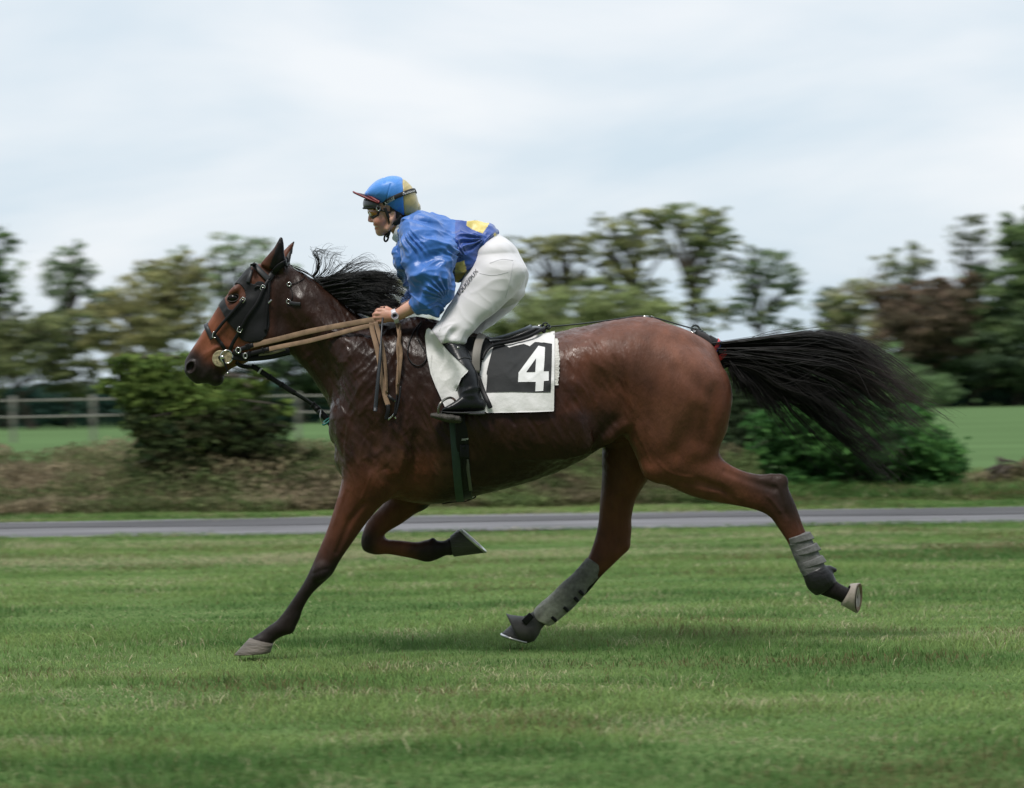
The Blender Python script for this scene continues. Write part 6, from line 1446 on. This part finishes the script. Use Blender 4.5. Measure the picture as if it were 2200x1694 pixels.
def tree(name, label, cat, px, z, blobs, n, leaf, cols, seed, trunk_r=.10, group=None, base_px=None, limbs=True, multi=1, shell=.5, clump=14, crad=.16, lean=0.0):
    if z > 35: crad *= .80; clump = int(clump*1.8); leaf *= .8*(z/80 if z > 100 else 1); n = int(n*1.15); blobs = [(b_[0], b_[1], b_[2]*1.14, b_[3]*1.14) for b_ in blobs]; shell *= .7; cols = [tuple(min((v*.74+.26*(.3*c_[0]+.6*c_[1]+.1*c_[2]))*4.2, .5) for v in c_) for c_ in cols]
    else: cols = [tuple(v*1.9 for v in c_) for c_ in cols]
    if z > 35:
        Rb = np.random.default_rng(seed+900); sat = []
        for b_ in blobs:
            for _ in range(3): a_ = Rb.uniform(0, 2*pi); q_ = Rb.uniform(.30, .55); sat.append((b_[0]+cos(a_)*b_[2]*1.05, b_[1]+sin(a_)*b_[3]*1.05, b_[2]*q_*1.2, b_[3]*q_*.8))
        blobs = blobs+sat; n = int(n*1.25)
    R = np.random.default_rng(seed); y = z-D0; base = P(px, 900, y); base[2] = -.05
    t = empty(name, base, label, cat, group)
    C, cid = crown_pts(blobs, z, n, R, clump, shell, cr_=crad); C = C[C[:, 2] > .02]; cid = cid[:len(C)]
    cl = np.array(cols, float); ci = R.random(cid.max()+1)
    k = ci[cid]*(len(cl)-1); k0 = np.clip(k.astype(int), 0, len(cl)-2) if len(cl) > 1 else np.zeros(len(k), int); fr = (k-k0)[:, None]
    col = (cl[k0]*(1-fr)+cl[np.minimum(k0+1, len(cl)-1)]*fr)*R.uniform(.65, 1.35, (len(C), 1))
    V, Q, c = leaf_mesh(C, leaf, col, R); mesh_obj('crown', V, Q, m_leaf, t, attrs={'col': c}, smooth=False)
    parts = []
    tops = [P(b[0], b[1]-b[3]*.5, y) for b in blobs]
    for s_ in range(multi):
        ox = (s_-(multi-1)/2)*trunk_r*5
        top = max(tops, key=lambda q: q[2]) if s_ == 0 else tops[R.integers(len(tops))]
        m1 = base+[ox, 0, 0]; L_ = top-m1; ctr = [m1, m1+L_*[.15+lean, .2, .35]+R.normal(0, .1, 3), m1+L_*[.5+lean, .5, .7]+R.normal(0, .12, 3), top]
        Cc = catmull(ctr, 5); parts.append(tube(Cc, np.linspace(trunk_r, trunk_r*.18, len(Cc)), 8))
        if limbs:
            for b in blobs[:14]:
                for _ in range(3):
                    e = P(b[0]+R.uniform(-.8, .8)*b[2], b[1]+R.uniform(-.7, .5)*b[3], y+R.uniform(-.6, .6)*b[2]*z/F); i = np.argmin(np.abs(Cc[:, 2]-(e[2]*.65+.2))); st = Cc[min(i, len(Cc)-3)]
                    mid = st*.5+e*.5+[0, 0, .12*np.linalg.norm(e-st)]; q = catmull([st, mid, e], 4); parts.append(tube(q, np.linspace(trunk_r*.42, trunk_r*.08, len(q)), 6))
    V, Fq = join(parts); mesh_obj('trunk', V, Fq, m_bark, t)
    return t
G1 = [(.020,.038,.014),(.045,.075,.022),(.085,.12,.035)]; DK = [(.010,.020,.010),(.022,.040,.018),(.040,.065,.024)]; OL = [(.035,.045,.016),(.085,.085,.028),(.14,.12,.04)]; YG = [(.06,.08,.02),(.14,.16,.04),(.24,.25,.07)]
AU = [(.045,.050,.018),(.09,.085,.028),(.15,.11,.035)]; BR = [(.030,.026,.015),(.060,.045,.026),(.080,.052,.034)]; LG = [(.05,.08,.035),(.09,.13,.055),(.15,.19,.08)]; TE = [(.014,.034,.028),(.026,.055,.045),(.045,.080,.062)]
gt = 'trees beyond the meadow fence'
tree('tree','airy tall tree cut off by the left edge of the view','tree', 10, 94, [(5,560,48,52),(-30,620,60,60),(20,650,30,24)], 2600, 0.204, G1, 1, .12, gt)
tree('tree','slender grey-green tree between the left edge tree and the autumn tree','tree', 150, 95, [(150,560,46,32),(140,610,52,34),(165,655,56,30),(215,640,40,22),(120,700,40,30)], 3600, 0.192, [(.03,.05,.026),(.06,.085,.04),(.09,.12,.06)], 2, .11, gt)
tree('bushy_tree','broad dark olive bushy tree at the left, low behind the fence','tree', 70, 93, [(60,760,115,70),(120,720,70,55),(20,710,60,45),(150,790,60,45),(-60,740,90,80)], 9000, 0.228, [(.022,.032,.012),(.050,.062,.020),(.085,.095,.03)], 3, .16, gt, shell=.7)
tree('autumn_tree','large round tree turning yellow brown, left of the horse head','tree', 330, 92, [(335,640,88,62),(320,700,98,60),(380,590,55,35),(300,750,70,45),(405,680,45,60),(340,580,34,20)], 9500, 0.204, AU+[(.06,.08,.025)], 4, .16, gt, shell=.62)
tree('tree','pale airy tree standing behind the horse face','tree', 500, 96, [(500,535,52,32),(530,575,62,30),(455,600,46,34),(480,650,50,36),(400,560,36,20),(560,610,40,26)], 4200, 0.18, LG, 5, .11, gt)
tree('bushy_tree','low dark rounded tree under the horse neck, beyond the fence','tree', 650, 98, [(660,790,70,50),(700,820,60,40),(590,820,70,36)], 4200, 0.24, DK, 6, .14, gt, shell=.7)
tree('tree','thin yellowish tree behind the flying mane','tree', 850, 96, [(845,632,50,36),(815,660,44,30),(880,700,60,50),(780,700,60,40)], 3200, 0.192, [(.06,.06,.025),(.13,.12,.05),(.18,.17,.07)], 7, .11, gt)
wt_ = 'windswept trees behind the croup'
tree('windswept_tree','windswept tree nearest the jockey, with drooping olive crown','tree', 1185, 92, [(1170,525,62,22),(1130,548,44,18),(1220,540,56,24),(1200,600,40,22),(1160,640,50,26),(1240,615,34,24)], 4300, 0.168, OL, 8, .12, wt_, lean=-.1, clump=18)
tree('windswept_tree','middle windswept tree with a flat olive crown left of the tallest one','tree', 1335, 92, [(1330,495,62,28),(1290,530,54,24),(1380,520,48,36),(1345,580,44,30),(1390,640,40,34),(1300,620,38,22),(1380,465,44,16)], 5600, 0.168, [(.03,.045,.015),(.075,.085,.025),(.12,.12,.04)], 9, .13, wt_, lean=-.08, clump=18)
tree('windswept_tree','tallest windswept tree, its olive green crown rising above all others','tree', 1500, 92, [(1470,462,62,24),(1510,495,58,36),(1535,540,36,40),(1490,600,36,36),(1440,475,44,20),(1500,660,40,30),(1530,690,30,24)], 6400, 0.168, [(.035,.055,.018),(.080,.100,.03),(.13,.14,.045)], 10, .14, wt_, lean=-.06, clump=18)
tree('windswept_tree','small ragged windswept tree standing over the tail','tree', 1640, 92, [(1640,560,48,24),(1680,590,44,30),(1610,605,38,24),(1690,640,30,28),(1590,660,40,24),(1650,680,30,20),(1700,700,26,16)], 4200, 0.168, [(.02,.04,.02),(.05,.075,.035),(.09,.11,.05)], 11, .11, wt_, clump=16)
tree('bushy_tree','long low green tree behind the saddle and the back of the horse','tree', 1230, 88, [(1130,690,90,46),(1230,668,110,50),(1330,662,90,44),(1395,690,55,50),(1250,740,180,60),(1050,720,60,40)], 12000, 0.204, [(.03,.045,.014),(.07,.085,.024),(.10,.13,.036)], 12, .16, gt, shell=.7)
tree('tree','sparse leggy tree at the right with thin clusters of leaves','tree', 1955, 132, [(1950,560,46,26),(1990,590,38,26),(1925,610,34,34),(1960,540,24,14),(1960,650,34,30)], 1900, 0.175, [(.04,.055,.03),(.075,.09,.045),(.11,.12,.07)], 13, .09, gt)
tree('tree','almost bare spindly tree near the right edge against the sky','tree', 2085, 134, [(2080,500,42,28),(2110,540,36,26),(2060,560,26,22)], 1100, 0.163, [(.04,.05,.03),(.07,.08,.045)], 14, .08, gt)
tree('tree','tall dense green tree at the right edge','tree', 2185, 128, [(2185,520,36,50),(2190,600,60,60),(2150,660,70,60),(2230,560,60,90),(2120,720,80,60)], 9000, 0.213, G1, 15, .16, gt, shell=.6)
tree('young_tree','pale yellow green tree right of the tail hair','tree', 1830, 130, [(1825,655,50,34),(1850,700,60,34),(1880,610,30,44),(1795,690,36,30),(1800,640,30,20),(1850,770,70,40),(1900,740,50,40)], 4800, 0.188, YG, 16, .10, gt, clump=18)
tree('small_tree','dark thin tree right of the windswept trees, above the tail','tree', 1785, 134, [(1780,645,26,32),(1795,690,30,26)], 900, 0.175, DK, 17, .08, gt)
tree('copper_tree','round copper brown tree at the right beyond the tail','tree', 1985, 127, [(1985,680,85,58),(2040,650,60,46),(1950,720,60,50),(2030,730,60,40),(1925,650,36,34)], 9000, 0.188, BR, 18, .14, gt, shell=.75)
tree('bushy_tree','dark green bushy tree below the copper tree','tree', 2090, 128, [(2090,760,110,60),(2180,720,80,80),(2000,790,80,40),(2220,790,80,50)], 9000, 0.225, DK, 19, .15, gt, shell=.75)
tree('bush','bright green bush right of the tail in front of the copper tree','bush', 1900, 118, [(1890,800,70,40),(1950,835,90,30),(1830,800,60,34),(1860,765,50,20),(1990,850,70,22)], 6500, .16, [(.020,.040,.014),(.038,.070,.022),(.065,.11,.035)], 20, .08, shell=.6)
# hedges far off
def hedge(name, label, x0, x1, z, ytop, cols, seed, n, leaf, depth=3.0):
    R = np.random.default_rng(seed); a = P(x0, 850, z-D0)[0]; b = P(x1, 850, z-D0)[0]; h = P(1100, ytop, z-D0)[2]
    x = R.uniform(a, b, n); yy = z-D0+R.uniform(0, depth, n); hh = h*(1+.13*noise(np.stack([x*.35, x*0, x*0], 1), 1, seed)); zz = R.random(n)**.75*hh
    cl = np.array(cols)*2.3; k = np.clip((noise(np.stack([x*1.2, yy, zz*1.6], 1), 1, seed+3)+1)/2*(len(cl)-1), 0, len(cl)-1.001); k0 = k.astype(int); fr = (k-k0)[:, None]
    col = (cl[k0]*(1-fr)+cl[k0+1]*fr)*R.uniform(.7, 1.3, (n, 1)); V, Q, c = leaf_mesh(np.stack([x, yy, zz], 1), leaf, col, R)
    t = empty(name, ((a+b)/2, z-D0, 0), label, 'hedge'); mesh_obj('foliage', V, Q, m_leaf, t, attrs={'col': c}, smooth=False)
    xs = np.arange(a, b, 2.5); V, Fq = join([tube(np.array([[q, z-D0+1.4, -.1], [q+.1, z-D0+1.5, h*.75]]), [.06, .03], 6) for q in xs]); mesh_obj('stems', V, Fq, m_bark, t)
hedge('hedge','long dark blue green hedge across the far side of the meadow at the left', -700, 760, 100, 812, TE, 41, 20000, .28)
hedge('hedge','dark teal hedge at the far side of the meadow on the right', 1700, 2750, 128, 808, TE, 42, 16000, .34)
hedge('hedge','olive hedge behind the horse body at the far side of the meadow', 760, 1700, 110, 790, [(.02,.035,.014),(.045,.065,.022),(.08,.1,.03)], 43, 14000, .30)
# near bushes and brambles by the track
tree('vine_bush','big bush with a lighter yellow green leafy top beside the track, under the horse head','bush', 430, 24.3,
     [(300,795,64,34),(380,798,90,44),(290,840,60,38),(370,850,110,58),(450,870,110,60),(360,905,90,55),(520,850,60,40),(238,830,36,18),(565,815,36,22),(255,778,26,14),(600,880,40,22),(330,930,60,40),(420,950,110,50),(520,940,60,40),(360,990,60,34)], 21000, .055, [(.035,.06,.016),(.075,.115,.030),(.15,.20,.055)], 51, .05, shell=.62, multi=3, crad=.12)
tree('ivy_bush','dark ivy tangle under the big leafy bush at the left','bush', 480, 24.1,
     [(400,950,110,70),(500,930,90,70),(380,1010,130,50),(560,980,80,50),(480,1030,150,45),(620,990,60,40),(640,1030,70,34),(330,900,70,40),(600,930,36,24),(660,980,30,22),(560,880,40,24)], 17000, .05, [(.012,.022,.010),(.028,.042,.018),(.045,.065,.024),(.05,.045,.025)], 52, .05, shell=.7, multi=3, crad=.12)
tree('vine_bush','broad glossy green bush by the track, under the flying tail','bush', 1830, 24.4,
     [(1720,910,110,60),(1800,940,150,80),(1900,960,140,80),(1990,990,100,60),(1660,1000,80,60),(1750,1040,150,36),(1930,1045,150,34),(1960,910,60,40),(1840,890,90,30)], 30000, .058, [(.018,.050,.018),(.040,.105,.030),(.080,.18,.050)], 53, .05, shell=.66, multi=4, crad=.11)
tree('vine_bush','narrow grey green bush right behind the rump of the horse','bush', 1610, 25.6,
     [(1600,880,50,70),(1580,950,60,60),(1640,850,50,60),(1600,1020,70,50)], 8500, .052, [(.022,.036,.020),(.045,.07,.035),(.08,.11,.055)], 54, .05, shell=.66, multi=2, crad=.12)
tree('bramble_bush','small patch of dry tan scrub at the right edge beside the track','bush', 2160, 24.6,
     [(2150,1035,60,26),(2205,1020,60,34),(2110,1055,50,22)], 2600, .045, [(.06,.055,.03),(.11,.095,.055),(.16,.135,.085),(.07,.09,.04)], 55, .04, shell=.66, multi=2, crad=.12)
def brush(name, x0, x1, y0, y1, hgt, cols, seed, n, leaf, z0=0.0):
    R = np.random.default_rng(seed); x = R.uniform(x0, x1, n); yy = R.uniform(y0, y1, n)
    pr = np.clip((yy-y0)/(y1-y0)*3, .25, 1)*(1+.35*fbm(np.stack([x*.9, yy, x*0], 1), 1, seed, 3))
    zz = R.random(n)**.8*hgt*np.clip(pr, .1, 2)
    cl = np.array(cols)*1.7; k = np.clip((fbm(np.stack([x*1.1, yy, zz*2.4], 1), 1.1, seed+3, 3)*.8+1)/2*(len(cl)-1), 0, len(cl)-1.001); k0 = k.astype(int); fr = (k-k0)[:, None]
    col = (cl[k0]*(1-fr)+cl[k0+1]*fr)*R.uniform(.6, 1.4, (n, 1)); V, Q, c = leaf_mesh(np.stack([x, yy, zz], 1), leaf, col, R)
    nst = n//14; i = R.integers(0, n, nst); top = np.stack([x[i], yy[i], zz[i]*1.1], 1); bot = top*[1,1,0]+R.normal(0, .12, (nst, 3))*[1, .3, 0]; d = np.array([.004, .0, 0])
    Vs = np.stack([bot-d, bot+d, top+d*.3, top-d*.3], 1).reshape(-1, 3); ks = np.arange(nst)*4+len(V); cs = np.tile(np.array([.16,.12,.075]), (nst*4, 1))*np.repeat(R.uniform(.5, 1.3, nst), 4)[:, None]
    o = mesh_obj(name, np.vstack([V, Vs]), np.vstack([Q, np.stack([ks, ks+1, ks+2, ks+3], 1)]), m_leaf, attrs={'col': np.vstack([c, cs])}, smooth=False); return tag(o, kind='stuff')
brush('undergrowth', -11, -1.5, 12.4, 17.5, .50, [(.030,.026,.014),(.10,.080,.048),(.19,.155,.10),(.060,.085,.030),(.17,.14,.085),(.045,.06,.02)], 61, 90000, .045)
brush('scrub', -2.2, 2.5, 12.5, 17.0, .50, [(.020,.036,.014),(.055,.085,.028),(.09,.075,.045),(.10,.13,.05),(.040,.065,.022)], 62, 60000, .045)
brush('low_scrub', 2.3, 11, 12.6, 17.5, .16, [(.030,.050,.018),(.075,.10,.035),(.12,.10,.055),(.15,.13,.08)], 63, 45000, .04)

# ---- post and rail fence
m_wood = mat('weathered_wood', (.27,.26,.235), rough=.85, bump=.6, bscale=20, var=.25, aniso=(1,1,.15), bdist=.01)
fence = empty('fence', (-12, 53, 0), 'weathered wooden post and rail fence across the meadow', 'fence')
for i, px in enumerate([-330,-150,28,200,372,500,640,812]):
    b = P(px, 900, 53.0); V, Fq = box((b[0], 53.0, .62), (.105,.105,1.30), bev=.02); mesh_obj('post', V, Fq, m_wood, fence)
xa, xb = P(-420,850,53)[0], P(900,850,53)[0]
for h in (1.14, .70):
    xs = np.linspace(xa, xb, 30); C = np.stack([xs, 52.86+0*xs, h+.02*noise(np.stack([xs*.3, xs*0, xs*0+h], 1), 1, 5)], 1)
    V, Fq = strap(C, np.array([0,-1.,0]), .048, .03); mesh_obj('rail', V, Fq, m_wood, fence)
